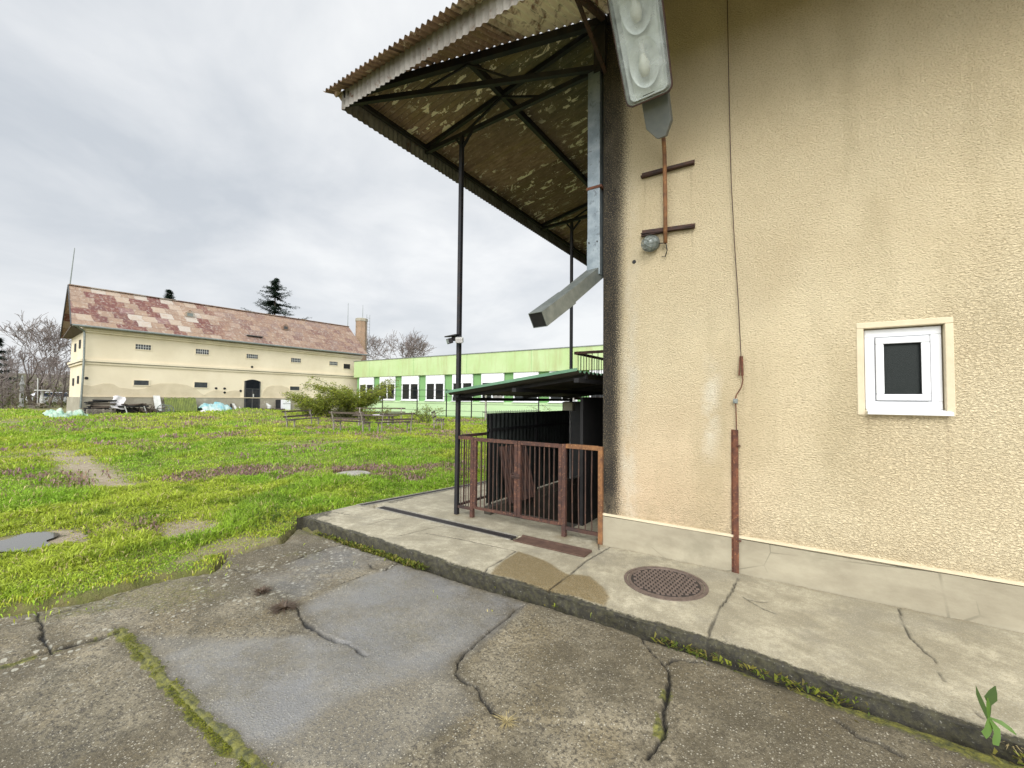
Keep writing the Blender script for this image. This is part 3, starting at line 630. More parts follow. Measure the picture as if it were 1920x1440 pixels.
# ----------------------------------------------------------------- square downpipe and spout
dp = thing('downpipe', (-.1, -.03, 3.0), 'galvanised square downpipe with spout jutting out from the stucco corner', 'downpipe')
cx, cy = -.105, .02
b = MB(); b.box(cx - .075, cx + .075, cy - .06, cy + .06, 3.42, 5.42); b.build('pipe', 'galv', dp, bevel=.006)
b = MB(); b.box(cx - .079, cx + .079, cy - .064, cy + .064, 3.02, 3.45); b.build('lower_pipe', 'galv', dp, bevel=.006)
b = MB(); b.box(cx - .085, cx + .10, cy - .068, cy + .068, 4.02, 4.05); b.build('pipe_strap', 'rust', dp)
for sx in (-.05, .05):
    b = MB(); b.tube([(cx + sx, cy - .066, 3.40), (cx + sx, cy - .074, 3.40)], .008, 8); b.build('rivet', 'dark_steel', dp)
S = Vector((cx, cy, 3.02)); E_ = on_y(1008, 600, -1.0)
d = (E_ - S).normalized(); mid = S + (E_ - S) * .58
def duct(b, p, q, w, h, open_end=False):
    p, q = Vector(p), Vector(q); d = (q - p).normalized(); sx = d.cross(Vector((0, 0, 1))).normalized(); sy = sx.cross(d)
    def ring(c, k=1.0): return [c + sx * i * w / 2 * k + sy * j * h / 2 * k for i, j in ((-1, -1), (1, -1), (1, 1), (-1, 1))]
    v = ring(p) + ring(q); f = [(0, 1, 5, 4), (1, 2, 6, 5), (2, 3, 7, 6), (3, 0, 4, 7), (3, 2, 1, 0)]
    if open_end:
        v += ring(q, .93) + ring(q - d * .3, .93); f += [(4, 5, 9, 8), (5, 6, 10, 9), (6, 7, 11, 10), (7, 4, 8, 11), (8, 9, 13, 12), (9, 10, 14, 13), (10, 11, 15, 14), (11, 8, 12, 15), (12, 13, 14, 15)]
    else: f += [(4, 5, 6, 7)]
    b.add(v, f)
b = MB(); duct(b, S + Vector((0, .03, .05)), mid + d * .03, .155, .14); b.build('elbow_pipe', 'galv_dull', dp)
b = MB(); duct(b, mid - d * .06, E_, .172, .155, True); b.build('spout', 'galv_dull', dp)
b = MB(); duct(b, E_ - d * .012, E_ - d * .006, .158, .142); b.build('spout_shade_plate', 'black', dp)  # black plate stands in for the shade inside the spout

# ----------------------------------------------------------------- street lamp on the wall
MAT['lamp_glass'] = None
k = NM('cloudy_lamp_cover'); MAT['lamp_glass'] = k.done((.62, .66, .65), .16)
_tr = k.new('ShaderNodeBsdfTransparent'); _tr.inputs[0].default_value = (.93, .96, .95, 1); _mx = k.new('ShaderNodeMixShader'); k.link(k.mr(k.noise(9, 5, .7), .3, .7, .12, .42), _mx.inputs[0]); k.link(_tr.outputs[0], _mx.inputs[1]); k.link(k.b.outputs[0], _mx.inputs[2]); k.link(_mx.outputs[0], k.n['Material Output'].inputs[0])
k = NM('lamp_reflector'); MAT['reflector'] = k.done(k.mix(k.noise(7, 3), (.48, .50, .48), (.66, .68, .66)), .38, .25)
MAT['bulb'] = NM('frosted_bulb').done((.50, .49, .42), .45)
lx = .70
lamp = thing('street_lamp', (lx, -.05, 3.2), 'big double bulb street lamp tilted outward from the stucco wall on a rusty pole', 'street lamp')
for i, (bz, dz0, dz1) in enumerate(((4.0, .01, -.004), (3.36, .022, -.02))):
    b = MB(); b.angle((.44, -.004, bz + dz0), (.975, -.004, bz + dz1), .05, .007, up=(0, 0, 1), flip=1); b.box(.44, .975, -.047, -.003, bz - .004, bz + .004)
    b.build('mounting_bracket', 'rust_dark', lamp)
b = MB(); b.tube([(.70, -.062, 3.225), (.702, -.066, 3.6), (.698, -.068, 3.95), (.70, -.085, 4.15), (.705, -.14, 4.27), (.705, -.20, 4.36)], .021, 12); b.build('pole', 'rust_orange', lamp, smooth=True)
LB = on_x(1218, 186, .71); LT = Vector((.668, -.977 - .20, 5.086 + .323)); ax = (LT - LB).normalized(); sxv = Vector((1, 0, 0)); sxv = (sxv - ax * sxv.dot(ax)).normalized(); nv = ax.cross(sxv).normalized()
if nv.y > 0: nv = -nv
LEN = (LT - LB).length
def lp(s, t, n): return LB + ax * s + sxv * t + nv * n
def rrect(s0, s1, w0, w1, n, r, k=6):
    pts = []
    for (s, w, sg, a0) in ((s0, w0, 1, -90), (s1, w1, 1, 0), (s1, w1, -1, 90), (s0, w0, -1, 180)):
        cs = s + r if s == s0 else s - r; ct = sg * (w - r)
        for i in range(k + 1):
            a = R(a0 + 90 * i / k); pts.append(lp(cs + r * math.sin(a), ct + r * math.cos(a), n))
    return pts
def loft(b, rings, cap0=True, cap1=True):
    n = len(rings[0]); o = len(b.v)
    for q in rings: b.v += [tuple(p) for p in q]
    for i in range(len(rings) - 1):
        for k in range(n):
            a = o + i * n + k; c = o + i * n + (k + 1) % n; b.f.append((a, c, c + n, a + n))
    if cap0: b.f.append(tuple(o + k for k in range(n))[::-1])
    if cap1: b.f.append(tuple(o + (len(rings) - 1) * n + k for k in range(n)))
b = MB(); loft(b, [rrect(.10, LEN - .06, .13, .15, -.20, .05), rrect(.04, LEN - .02, .18, .20, -.15, .06), rrect(0, LEN, .205, .225, -.05, .06), rrect(0, LEN, .205, .225, -.012, .06)], True, False)
loft(b, [rrect(0, LEN, .205, .225, -.012, .06), rrect(.012, LEN - .012, .193, .213, -.012, .05), rrect(.03, LEN - .03, .175, .195, -.06, .05)], False, True)
b.build('housing', 'galv_dull', lamp, smooth=False)
b = MB(); loft(b, [rrect(.05, LEN - .05, .14, .16, -.055, .05), rrect(.03, LEN - .03, .172, .192, -.01, .05)], True, False); b.build('reflector', 'reflector', lamp)
# two oval dish reflectors
for s0 in (.30, .72):
    b = MB(); ring = []
    for rr, dd in ((1.0, -.012), (.8, -.03), (.5, -.044), (.15, -.05)):
        ring.append([lp(s0 + .20 * rr * math.cos(2 * math.pi * i / 28), .135 * rr * math.sin(2 * math.pi * i / 28), dd) for i in range(28)])
    loft(b, ring, False, True); b.build('dish_reflector', 'reflector', lamp, smooth=True)
    b = MB(); b.tube([lp(s0 + q, .0, .012) for q in (-.12, -.115, -.09, -.05, 0, .04, .06)], [.008, .026, .042, .052, .044, .028, .024], 16); b.build('bulb', 'bulb', lamp, smooth=True)
    b = MB(); b.tube([lp(s0 + q, .0, .010) for q in (.06, .13)], .026, 14); b.build('bulb_holder', 'offwhite', lamp)
b = MB(); rings = [rrect(0.0, LEN, .205, .225, -.004, .06), rrect(.004, LEN - .004, .200, .220, .035, .06), rrect(.022, LEN - .022, .182, .202, .062, .055), rrect(.06, LEN - .06, .14, .16, .072, .05)]
loft(b, rings, False, True); cov = b.build('glass_cover', 'lamp_glass', lamp, smooth=True)
b = MB(); loft(b, [rrect(-.010, LEN + .01, .215, .235, -.012, .065), rrect(-.010, LEN + .01, .215, .235, .006, .065), rrect(.004, LEN - .004, .201, .221, .006, .055)], False, False); b.build('cover_rim', 'rust_dark', lamp)
b = MB(); b.bar(lp(.035, -.04, .060), lp(.035, .065, .060), .008, .004, up=nv); b.build('cover_catch', 'black', lamp)
# grey gear box behind the lower end
g = [(.16, .125), (-.21, .125), (-.30, .055), (-.31, -.04), (-.21, -.125), (.16, -.125)]
g = [(.16, -.125), (-.22, -.118), (-.335, -.03), (-.335, .05), (-.22, .118), (.16, .125)]
b = MB(); b.prism([lp(s, t + .02, -.105) for s, t in g], nv * -.09); b.build('gear_box', 'grey_plastic', lamp, bevel=.006)

# ----------------------------------------------------------------- caged bulkhead lamp
bk = thing('bulkhead_lamp', (.56, -.02, 3.26), 'small round caged bulkhead lamp at the lower bracket on the stucco wall', 'wall lamp')
c = Vector((.562, -.005, 3.268)); dirv = Vector((-.25, -.9, -.28)).normalized()
b = MB(); b.tube([c + dirv * .0, c + dirv * .05, c + dirv * .062], [.078, .078, .066], 20); b.build('base', 'galv_dull', bk)
b = MB(); b.tube([c + dirv * q for q in (.05, .095, .13, .15, .156)], [.072, .07, .055, .03, .004], 20); b.build('globe', 'lamp_glass', bk, smooth=True)
b = MB(); e_ = dirv.cross(Vector((0, 0, 1))).normalized(); g_ = e_.cross(dirv)
for kx in range(4):
    t = math.pi * kx / 4; w = e_ * math.cos(t) + g_ * math.sin(t)
    b.tube([c + w * r * s + dirv * q for r, q, s in ((.082, .05, -1), (.079, .10, -1), (.06, .142, -1), (.0, .165, 1), (.06, .142, 1), (.079, .10, 1), (.082, .05, 1))], .0042, 5)
for r, q in ((.083, .055), (.074, .115), (.044, .152)):
    b.tube([c + (e_ * math.cos(t) + g_ * math.sin(t)) * r + dirv * q for t in (2 * math.pi * i / 18 for i in range(19))], .0035, 5)
b.build('cage', 'galv_dull', bk)
b = MB(); b.tube([(.60, -.03, 3.25), (.66, -.05, 3.235), (.705, -.062, 3.225), (.715, -.05, 3.15), (.69, -.035, 3.09), (.655, -.03, 3.10)], .005, 6); b.build('cable', 'black', bk)
b = MB(); b.tube([c + Vector((-.05, -.02, -.05)), c + Vector((-.085, -.03, -.06))], .014, 8); b.build('cable_gland', 'dark_steel', bk)

# ----------------------------------------------------------------- lightning conductor
lc = thing('lightning_conductor', (1.35, -.03, 0), 'thin earthing wire down the stucco wall ending in a rusty steel guard strip', 'lightning conductor')
def wp(u, v, y=-.03): return on_y(u, v, y)
pts = [wp(1363, -60), wp(1364, 20), wp(1367, 180), wp(1371, 340), wp(1378, 470), wp(1384, 560), wp(1388, 640), wp(1390, 676), wp(1391, 700)]
b = MB(); b.tube(pts, .0042, 6); b.build('wire', 'rust_dark', lc)
b = MB(); b.tube([wp(1391, 700), wp(1393, 712), wp(1390, 726), wp(1381, 740), wp(1378, 750), wp(1380, 765), wp(1381, 812)], .0055, 6); b.build('wire_tail', 'rust', lc)
b = MB(); b.bar(wp(1388, 668, -.012), wp(1386, 704, -.03), .012, .02); b.tube([wp(1391, 668), wp(1392, 704)], .011, 7); b.build('wire_clamp', 'rust', lc)
b = MB(); p = wp(1379, 752); b.box(p.x - .02, p.x + .02, -.045, -.02, p.z - .022, p.z + .022); b.tube([p + Vector((-.01, -.02, .0)), p + Vector((-.01, -.03, 0))], .01, 6); b.build('test_clamp', 'galv_dull', lc, bevel=.004)
b = MB(); b.angle((1.325, -.02, .0), (1.328, -.004, 1.33), .04, .007, up=(0, 1, 0)); b.bar((1.325, -.035, .0), (1.328, -.022, 1.33), .044, .007, up=(0, 1, 0)); b.build('guard_strip', 'rust', lc)
for zz in (.30, 1.18):
    b = MB(); b.bar((1.352, -.01, zz), (1.352, -.045, zz + .005), .03, .012); b.build('guard_bracket', 'rust', lc)
b = MB()
# ================================================================= rusty railing with gate round the stairs
fe = thing('stair_railing', (-1.05, -.01, 0), 'rusty barred railing with double gate around the cellar stairs at the building corner', 'railing')
RT = 1.075
def bars(xa, xb, n, z0, z1, y=0, r=.007, skip=()):
    b = MB()
    for i in range(n):
        t = (i + 1) / (n + 1)
        if i in skip: continue
        x = xa + (xb - xa) * t; k = rnd.uniform(-.006, .006); b.tube([(x, y, z0), (x + k, y + rnd.uniform(-.006, .006), (z0 + z1) / 2), (x, y, z1)], r, 6)
    return b
for x, w in ((-1.855, .05), (-.472, .05), (-.018, .052)):
    b = MB(); b.bar((x, -.012, 0), (x, -.012, RT), w, w); b.build('post', 'rail_rust' if x < -.1 else 'rust_orange', fe, bevel=.003)
b = MB(); b.bar((-2.10, -.012, RT - .015), (-1.88, -.012, RT - .015), .04, .045); b.build('top_rail', 'rail_rust', fe)
b = MB(); b.bar((-.446, -.012, RT - .02), (-.044, -.012, RT - .02), .04, .05); b.build('top_rail', 'rust_orange', fe)
b = MB(); b.bar((-2.10, -.012, .11), (-1.88, -.012, .11), .035, .035); b.build('bottom_rail', 'rust_dark', fe)
b = MB(); b.bar((-.446, -.012, .10), (-.044, -.012, .10), .03, .04); b.build('bottom_rail', 'rust_dark', fe)
bars(-2.10, -1.88, 4, .12, RT - .03, -.012).build('railing_bars', 'rust_dark', fe)
bars(-.445, -.045, 4, .10, RT - .03, -.012, .0075).build('railing_bars', 'bar_rust', fe)
for xa, xb, n, hinge in ((-1.826, -1.128, 8, 0), (-1.118, -.502, 7, 1)):
    g = MB(); w = .042
    g.bar((xa + .02, -.012, .125), (xa + .02, -.012, RT - .005), w, .04); g.bar((xb - .02, -.012, .125), (xb - .02, -.012, RT - .005), w, .04)
    g.bar((xa + .042, -.012, RT - .026), (xb - .042, -.012, RT - .026), .038, .046); g.bar((xa + .042, -.012, .135), (xb - .042, -.012, .135), .034, .034)
    gate = g.build('gate_leaf', 'rail_rust', fe, bevel=.002)
    bars(xa + .04, xb - .04, n, .14, RT - .04, -.012, .0075).build('gate_bars', 'bar_rust', gate)
    if hinge:
        b = MB(); b.box(-1.16, -1.085, -.045, -.033, .60, .66); b.tube([(-1.20, -.05, .635), (-1.06, -.05, .625)], .008, 8)
        b.tube([(-1.17 + .028 * math.cos(t), -.05, .64 + .028 * math.sin(t)) for t in (2 * math.pi * i / 12 for i in range(13))], .006, 6); b.build('latch', 'rust_dark', gate)
# side run going back along the stairs
b = MB(); b.bar((-2.13, .03, RT - .005), (-2.10, 2.6, RT - .005), .035, .04); b.build('side_rail', 'rust_dark', fe)
b = MB(); b.bar((-2.13, .03, .12), (-2.10, 2.6, .12), .03, .03); b.build('side_rail', 'rust_dark', fe)
b = MB()
for i in range(19):
    yy = .14 + i * .13; b.tube([(-2.128 + .0115 * yy, yy, .12), (-2.128 + .0115 * yy, yy, RT - .02)], .0065, 6)
b.build('side_bars', 'rust_dark', fe)

# lean-to roof over the stairs
MAT['green_sheet'] = pm('green_trapezoid_sheet', (.07, .16, .085), (.12, .22, .13), 5, .5, .1, .001, 50, (7, (.10, .12, .08), .62))
MAT['green_dark'] = pm('dark_green_sheet', (.030, .036, .032), (.014, .016, .015), 5, .5, .1, .001, 50)
lt = thing('lean_to_roof', (-1.1, 1.6, 1.7), 'low green ribbed sheet roof over the cellar stairs behind the rusty railing', 'shelter roof')
A = on_y(837, 737, -.15); Bq = on_y(1083, 696, -.15)
run = Bq - A; cross = Vector((0, 3.75, 0)); nl = Vector((-run.z, 0, run.x))
b = MB(); b.corr(A, run, cross, .125, .017, nl, 8, 1); b.build('roof_sheet', 'green_sheet', lt)
MAT['under_sheet'] = pm('dark_sheet_underside', (.022, .024, .018), (.06, .052, .038), 3, .6, .1)
b = MB(); b.corr(A + Vector((.01, .008, -.012)), run * .995, cross * .995, .125, .017, nl, 8, 1); b.build('roof_lining', 'under_sheet', lt)
MAT['green_trim'] = pm('pale_green_trim', (.13, .27, .165), (.09, .19, .115), 4, .5)
b = MB(); b.bar(A + Vector((-.01, -.012, .012)), Bq + Vector((0, -.012, .02)), .012, .034); b.build('edge_trim', 'green_trim', lt)
for yy in (.25, 1.9, 3.4):
    q = A + Vector((0, yy, -.05)); b = MB(); b.bar(q + run * .03, q + run, .05, .05); b.build('rafter', 'black', lt)
for t in (.05, .55, .98):
    q = A + run * t; b = MB(); b.bar(q + Vector((0, .05, -.095)), q + Vector((0, 3.7, -.095)), .06, .05); b.build('purlin', 'black', lt)
sc = thing('corrugated_screen', (-1.86, 1.6, 0), 'dark corrugated sheet screen standing beside the cellar stairs', 'screen')
b = MB(); b.corr((-1.9, .34, .10), (0, 0, 1.29), (.02, 2.65, .0), .105, .012, (1, 0, 0), 8); b.build('sheet', 'green_dark', sc, solid=.003)
b = MB(); b.bar((-1.875, .34, 1.15), (-1.855, 2.98, 1.15), .03, .04); b.build('rail', 'black', sc)
for yy in (.4, 1.7, 2.95):
    b = MB(); b.bar((-1.87, yy, 0), (-1.87, yy, 1.36), .035); b.build('post', 'black', sc)
b = MB()
for i in range(3):
    y_ = .50 + i * .22; b.corr((-1.62 + .01 * i, y_, .10), (-.20, .02, .80), (.03, .26, .0), .06, .009, (1, 0, .2), 8)
tag(b.build('loose_sheets', 'rust_dark', solid=.003), 'loose dark ribbed sheets leaning inside the railing beside the stairs', 'metal sheet')
b = MB(); b.box(-.50, -.46, .48, 3.3, .003, 1.62); b.box(-.46, -.012, 3.24, 3.3, .003, 1.9); b.box(-2.2, -.46, 3.302, 3.34, -1.9, 1.55)
tag(b.build('cellar_partition', 'black', loc=(-.48, 1.9, 0)), 'black sheet partition enclosing the cellar stairs next to the building', 'partition')
jb = thing('junction_box', (-1.80, 2.9, 1.3), 'small cream box on a thin pipe at the far end of the dark sheet screen', 'box')
p = on_y(1067, 762, 2.85); b = MB(); b.box(p.x - .10, p.x + .10, 2.79, 2.92, p.z - .08, p.z + .08); MAT['cream'] = pm('cream_box', (.52, .49, .38), (.40, .37, .28), 6, .6); b.build('housing', 'cream', jb, bevel=.01)
b = MB(); b.tube([(p.x + .02, 2.85, p.z - .08), (p.x + .03, 2.85, .1)], .014, 8); b.build('pipe', 'offwhite', jb)

# loading platform with its railing
lpf = thing('loading_platform', (-1, 6.5, 0), 'raised dark concrete loading platform under the canopy behind the stairs', 'platform')
b = MB(); b.box(-2.25, -.01, 3.62, 11.5, 0, 1.44); b.build('base', 'stair_concrete', lpf); b = MB(); b.box(-2.3, -.008, 3.58, 11.6, 1.442, 1.56); b.build('deck', 'concrete', lpf)
pr = thing('platform_railing', (-1, 3.62, 1.56), 'rusty barred railing around the raised loading platform behind the green sheet roof', 'railing')
zt = 2.58
for a_, b_, n in (((-2.08, 3.64), (-.04, 3.64), 16), ((-2.08, 3.64), (-2.08, 9.4), 40)):
    a_ = Vector((*a_, 0)); b_ = Vector((*b_, 0))
    m_ = MB(); m_.bar(a_ + Vector((0, 0, zt)), b_ + Vector((0, 0, zt)), .05, .055); m_.build('top_rail', 'rail_rust', pr)
    m_ = MB(); m_.bar(a_ + Vector((0, 0, 1.62)), b_ + Vector((0, 0, 1.62)), .04, .05); m_.build('bottom_rail', 'rail_rust', pr)
    m_ = MB()
    for i in range(1, n): q = a_.lerp(b_, i / n); m_.tube([q + Vector((0, 0, 1.62)), q + Vector((0, 0, zt))], .008, 5)
    m_.build('railing_bars', 'rust_dark', pr)
for q in ((-.06, 3.64), (-2.08, 6.5), (-2.08, 9.4), (-1.0, 3.64)):
    m_ = MB(); m_.bar((*q, 1.56), (*q, zt), .045); m_.build('post', 'rust_dark', pr)

# twin floodlight on the canopy post
fl = thing('floodlight', (-2.13, -.06, 2.43), 'small twin headed black and white floodlight clamped to the canopy post', 'floodlight')
b = MB(); b.box(-2.22, -2.05, -.075, -.045, 2.405, 2.47); b.build('bracket', 'dark_steel', fl, bevel=.006)
b = MB(); b.prism([(-2.30, -.13, 2.455), (-2.10, -.13, 2.47), (-2.10, -.02, 2.485), (-2.30, -.02, 2.47)], (0, 0, .018)); b.build('solar_panel', 'dark_steel', fl, bevel=.003)
for cx_, dv, mt in ((-2.235, (-.45, -.85, -.3), 'dark_steel'), (-2.055, (.5, -.8, -.35), 'offwhite')):
    dv = Vector(dv).normalized(); c = Vector((cx_, -.09, 2.405)); b = MB(); b.bar(c - dv * .03, c + dv * .03, .105, .075); h = b.build('lamp_head', mt, fl, bevel=.008)
    b = MB(); b.bar(c + dv * .031, c + dv * .036, .085, .055); b.build('lens', 'lamp_glass' if mt != 'offwhite' else 'sheet_white', h)

# ----------------------------------------------------------------- things let into the pavement
MAT['drain_frame'] = pm('drain_frame', (.38, .36, .30), (.26, .24, .19), 10, .6, .3)
MAT['drain_bar'] = pm('drain_bar', (.045, .042, .045), (.075, .065, .06), 20, .6, .5)
def drain(p, q, w, label):
    p, q = Vector(p), Vector(q); d = (q - p); L = d.length; d.normalize(); sx = d.cross(Vector((0, 0, 1))); z = Vector((0, 0, 1))
    t = thing('drain_channel', (p + q) / 2, label, 'drain')
    b = MB()
    for s in (-1, 1): b.bar(p + sx * s * (w / 2 + .012) + z * .001, q + sx * s * (w / 2 + .012) + z * .001, .022, .014)
    b.bar(p + sx * (w / 2) + d * .01 + z * .001, p - sx * (w / 2) + d * .01 + z * .001, .02, .012); b.build('frame', 'drain_frame', t)
    b = MB(); n = int(L / .022)
    for i in range(1, n): c = p + d * (L * i / n) - z * .004; b.bar(c + sx * w / 2, c - sx * w / 2, .011, .012)
    for s in (-.25, .25): b.bar(p + sx * w * s - z * .002, q + sx * w * s - z * .002, .008, .012)
    b.build('grate', 'drain_bar', t)
fd0 = on_z(712, 951); fd1 = on_z(964, 1009)
drain((fd0.x, fd0.y, 0), (fd1.x, fd1.y, 0), .135, 'long dark grated drain channel running along the front of the rusty railing')
dd = (DB - DA).normalized(); sx_ = Vector((dd.y, -dd.x, 0)); q0 = DA + sx_ * .085 + dd * .02; q1 = q0 + dd * 6
drain((q0.x, q0.y, 0), (q1.x, q1.y, 0), .115, 'dark grated drain channel running back along the edge of the grass')
pl = [on_z(u, v, .012) for u, v in ((968, 1007), (1107, 1027), (1085, 1045), (966, 1017))]
y0p, y1p = -.50, -.31; x0p, x1p = -.86, .0
b = MB(); b.box(x0p, x1p, y0p, y1p, .001, .008); b.bar((x0p, y0p, .010), (x1p, y0p, .010), .012, .012); b.bar((x0p, y1p, .012), (x1p, y1p, .012), .014, .022); b.bar((x1p, y0p, .010), (x1p, y1p, .010), .012, .014)
tag(b.build('drain_cover', 'plate_rust'), 'flat rusty steel plate covering the end of the front drain by the corner', 'cover plate')
mh = on_z(1247, 1092); MAT['cast_iron'] = pm('cast_iron', (.20, .15, .125), (.13, .10, .085), 20, .6, .35, .002, 120, (40, (.24, .16, .11), .62))
MAT['iron_dark'] = pm('dark_iron', (.03, .024, .021), (.05, .04, .034), 20, .8, .2)
t = thing('manhole_cover', (mh.x, mh.y, 0), 'round cast iron manhole cover with studded grid in the pavement', 'manhole cover')
rm = .315
b = MB(); b.lathe([(rm + .035, -.02), (rm + .035, .006), (rm + .008, .008), (rm + .006, -.02)], (mh.x, mh.y, 0), 56); b.build('frame', 'cast_iron', t)
b = MB(); b.lathe([(rm, -.02), (rm, .005), (rm - .02, .007), (rm - .022, .003), (rm - .024, .003), (rm - .03, .001)], (mh.x, mh.y, 0), 56)
b2 = MB(); b2.lathe([(rm - .022, -.02), (rm - .022, .0025), (.001, .0025)], (mh.x, mh.y, 0), 56); MHB = b2
s_ = .042
for i in range(-8, 9):
    for j in range(-8, 9):
        px, py = i * s_ + (s_ / 2 if j % 2 else 0), j * s_
        if math.hypot(px, py) < rm - .04:
            c, s2 = math.cos(.35), math.sin(.35); X_, Y_ = px * c - py * s2 + mh.x, px * s2 + py * c + mh.y; h = .0125
            dx_, dy_ = (c * h * 1.1, s2 * h * 1.1); b.bar((X_ - dx_, Y_ - dy_, .005), (X_ + dx_, Y_ + dy_, .005), .027, .009)
lid = b.build('lid', 'cast_iron', t); MHB.build('lid_recess', 'iron_dark', t)

# ----------------------------------------------------------------- plants in the cracks
def mk_leaf(name, c1, c2, tr=.25):
    k = NM(name); k.b.inputs['Subsurface Weight'].default_value = 0
    k.put(k.b.inputs['Base Color'], k.mix(k.noise(18, 3), c1, c2)); k.b.inputs['Roughness'].default_value = .55
    t = k.new('ShaderNodeBsdfTranslucent'); t.inputs[0].default_value = (*[min(1, c * 1.5) for c in c2], 1); mx = k.new('ShaderNodeMixShader'); mx.inputs[0].default_value = tr
    k.link(k.b.outputs[0], mx.inputs[1]); k.link(t.outputs[0], mx.inputs[2]); k.link(mx.outputs[0], k.n['Material Output'].inputs[0]); return k.m
MAT['leaf'] = mk_leaf('fresh_leaf', (.065, .13, .018), (.11, .20, .028)); MAT['leaf_dark'] = mk_leaf('dark_leaf', (.035, .07, .015), (.06, .10, .02), .1); MAT['dry'] = mk_leaf('dry_grass', (.30, .24, .11), (.40, .33, .17), .15)
MAT['dead_tuft'] = mk_leaf('dead_tuft', (.07, .045, .03), (.11, .075, .045), .1)
def leaf(b, base, pts, w, wav=0):
    """a leaf as a strip along pts, widths w"""
    base = Vector(base); o = len(b.v); n = len(pts)
    for i, p in enumerate(pts):
        p = base + Vector(p); d = (Vector(pts[min(i + 1, n - 1)]) - Vector(pts[max(i - 1, 0)])).normalized(); s = d.cross(Vector((.5, -.8, .35))).normalized()
        ww = w[i] * (1 + wav * (1 if i % 2 else -1)); b.v += [tuple(p - s * ww), tuple(p + Vector((0, 0, -.15 * w[i]))), tuple(p + s * ww)]
    for i in range(n - 1):
        a = o + i * 3; b.f += [(a, a + 1, a + 4, a + 3), (a + 1, a + 2, a + 5, a + 4)]
wp_ = on_y(1854, 1352, float(KY(np.array([2.6]))[0]) - .05); wd = thing('weed_plant', wp_, 'small upright weed with ragged green leaves growing at the kerb edge', 'weed')
right = Vector((.83, .56, 0)); upv = Vector((0, 0, 1)); fwd = Vector((-.56, .83, 0))
def L2(u, v, f=0): return (right * u + upv * v + fwd * f) * .88
def bend(pts): return [L2(*p) for p in pts]

for pts, w, mt, wav in (([(0, .0), (-.016, .05), (-.038, .10), (-.056, .145), (-.066, .19)], [.005, .011, .014, .009, .001], 'leaf_dark', .08),
                        ([(0, 0), (.005, .045), (.008, .085), (.014, .12), (.028, .155), (.042, .188)], [.005, .006, .009, .026, .021, .002], 'leaf_dark', .12),
                        ([(0, 0), (.0, .04), (.0, .09), (-.004, .125)], [.006, .008, .012, .003], 'leaf', .15),
                        ([(0, .02), (-.03, .0, -.03), (-.065, -.02, -.05), (-.095, -.03, -.06)], [.005, .014, .020, .013], 'leaf', .2),
                        ([(0, .02), (-.004, -.008, -.04), (-.022, -.035, -.06), (-.05, -.055, -.075), (-.07, -.06, -.08)], [.005, .014, .019, .014, .003], 'leaf', .2),
                        ([(0, .02), (.024, .02, -.04), (.05, .0, -.06), (.068, -.02, -.07)], [.004, .009, .010, .002], 'leaf', .1)):
    b = MB(); leaf(b, wp_, bend(pts), w, wav); b.build('leaf', mt, wd, smooth=True)
def tuft(name, label, cat, c, n, h, spread, mat_, w=.004):
    b = MB(); c = Vector(c)
    for i in range(n):
        t = rnd.uniform(0, 6.28); s = rnd.uniform(.15, 1) * spread; hh = h * rnd.uniform(.4, 1); ww = w * rnd.uniform(.6, 1.3)
        base = c + Vector((math.cos(t), math.sin(t), 0)) * spread * .25 * rnd.random(); q = Vector((math.cos(t) * s, math.sin(t) * s, hh * rnd.uniform(.4, 1))); sd = Vector((-math.sin(t), math.cos(t), 0)) * ww
        m_ = base + q * .5 + Vector((0, 0, hh * .25)); e = base + q
        b.add([base - sd, base + sd, m_ + sd, m_ - sd, e], [(0, 1, 2, 3), (3, 2, 4)])
    return tag(b.build(name, mat_, loc=c), label, cat)
tuft('dead_tuft', 'small dark dead tuft on the rough asphalt, the farther of two', 'dead weed', on_z(490, 1112, -.1), 150, .05, .10, 'dead_tuft')
tuft('dead_tuft', 'wider dark dead tuft on the asphalt at the corner of the wet slab', 'dead weed', on_z(532, 1142, -.1), 190, .05, .13, 'dead_tuft')
tuft('dry_grass', 'straw coloured dry grass tuft lying in the middle asphalt crack', 'dry grass', on_z(950, 1352, -.1), 70, .02, .085, 'dry', .002)
tuft('dry_grass', 'pale dry grass sprawling at the bottom right kerb below the upright weed', 'dry grass', on_z(1895, 1395, -.1), 60, .05, .13, 'dry', .003)
# small weeds along the kerb foot and in the mossy joint: nobody could count them
V = []; F = []; C4 = []
def sprinkle(n, fpos, hs, cols_, flat=.5):
    for i in range(n):
        p = fpos(); 
        if p is None: continue
        x, y, z = p; s = hs * rnd.uniform(.5, 1.4); t = rnd.uniform(0, 6.28); dx, dy = math.cos(t), math.sin(t); up = rnd.uniform(.1, 1.0) * (1 - flat) + .15
        o = len(V); w = s * rnd.uniform(.25, .5)
        V.extend([(x - dy * w * .3, y + dx * w * .3, z), (x + dy * w * .3, y - dx * w * .3, z), (x + dx * s * .6 + dy * w, y + dy * s * .6 - dx * w, z + s * up * .7), (x + dx * s, y + dy * s, z + s * up), ])
        F.append((o, o + 1, o + 2, o + 3)); c = rnd.choice(cols_); k = rnd.uniform(.7, 1.25); C4.extend([(c[0] * k, c[1] * k, c[2] * k, 1)] * 4)
MG = [(.10, .13, .015), (.17, .19, .02), (.07, .10, .015), (.22, .20, .04), (.13, .11, .03)]
gut_n = lambda x: float(fbm(np.array([x * 1.8]), np.array([3.3]), 301)[0])
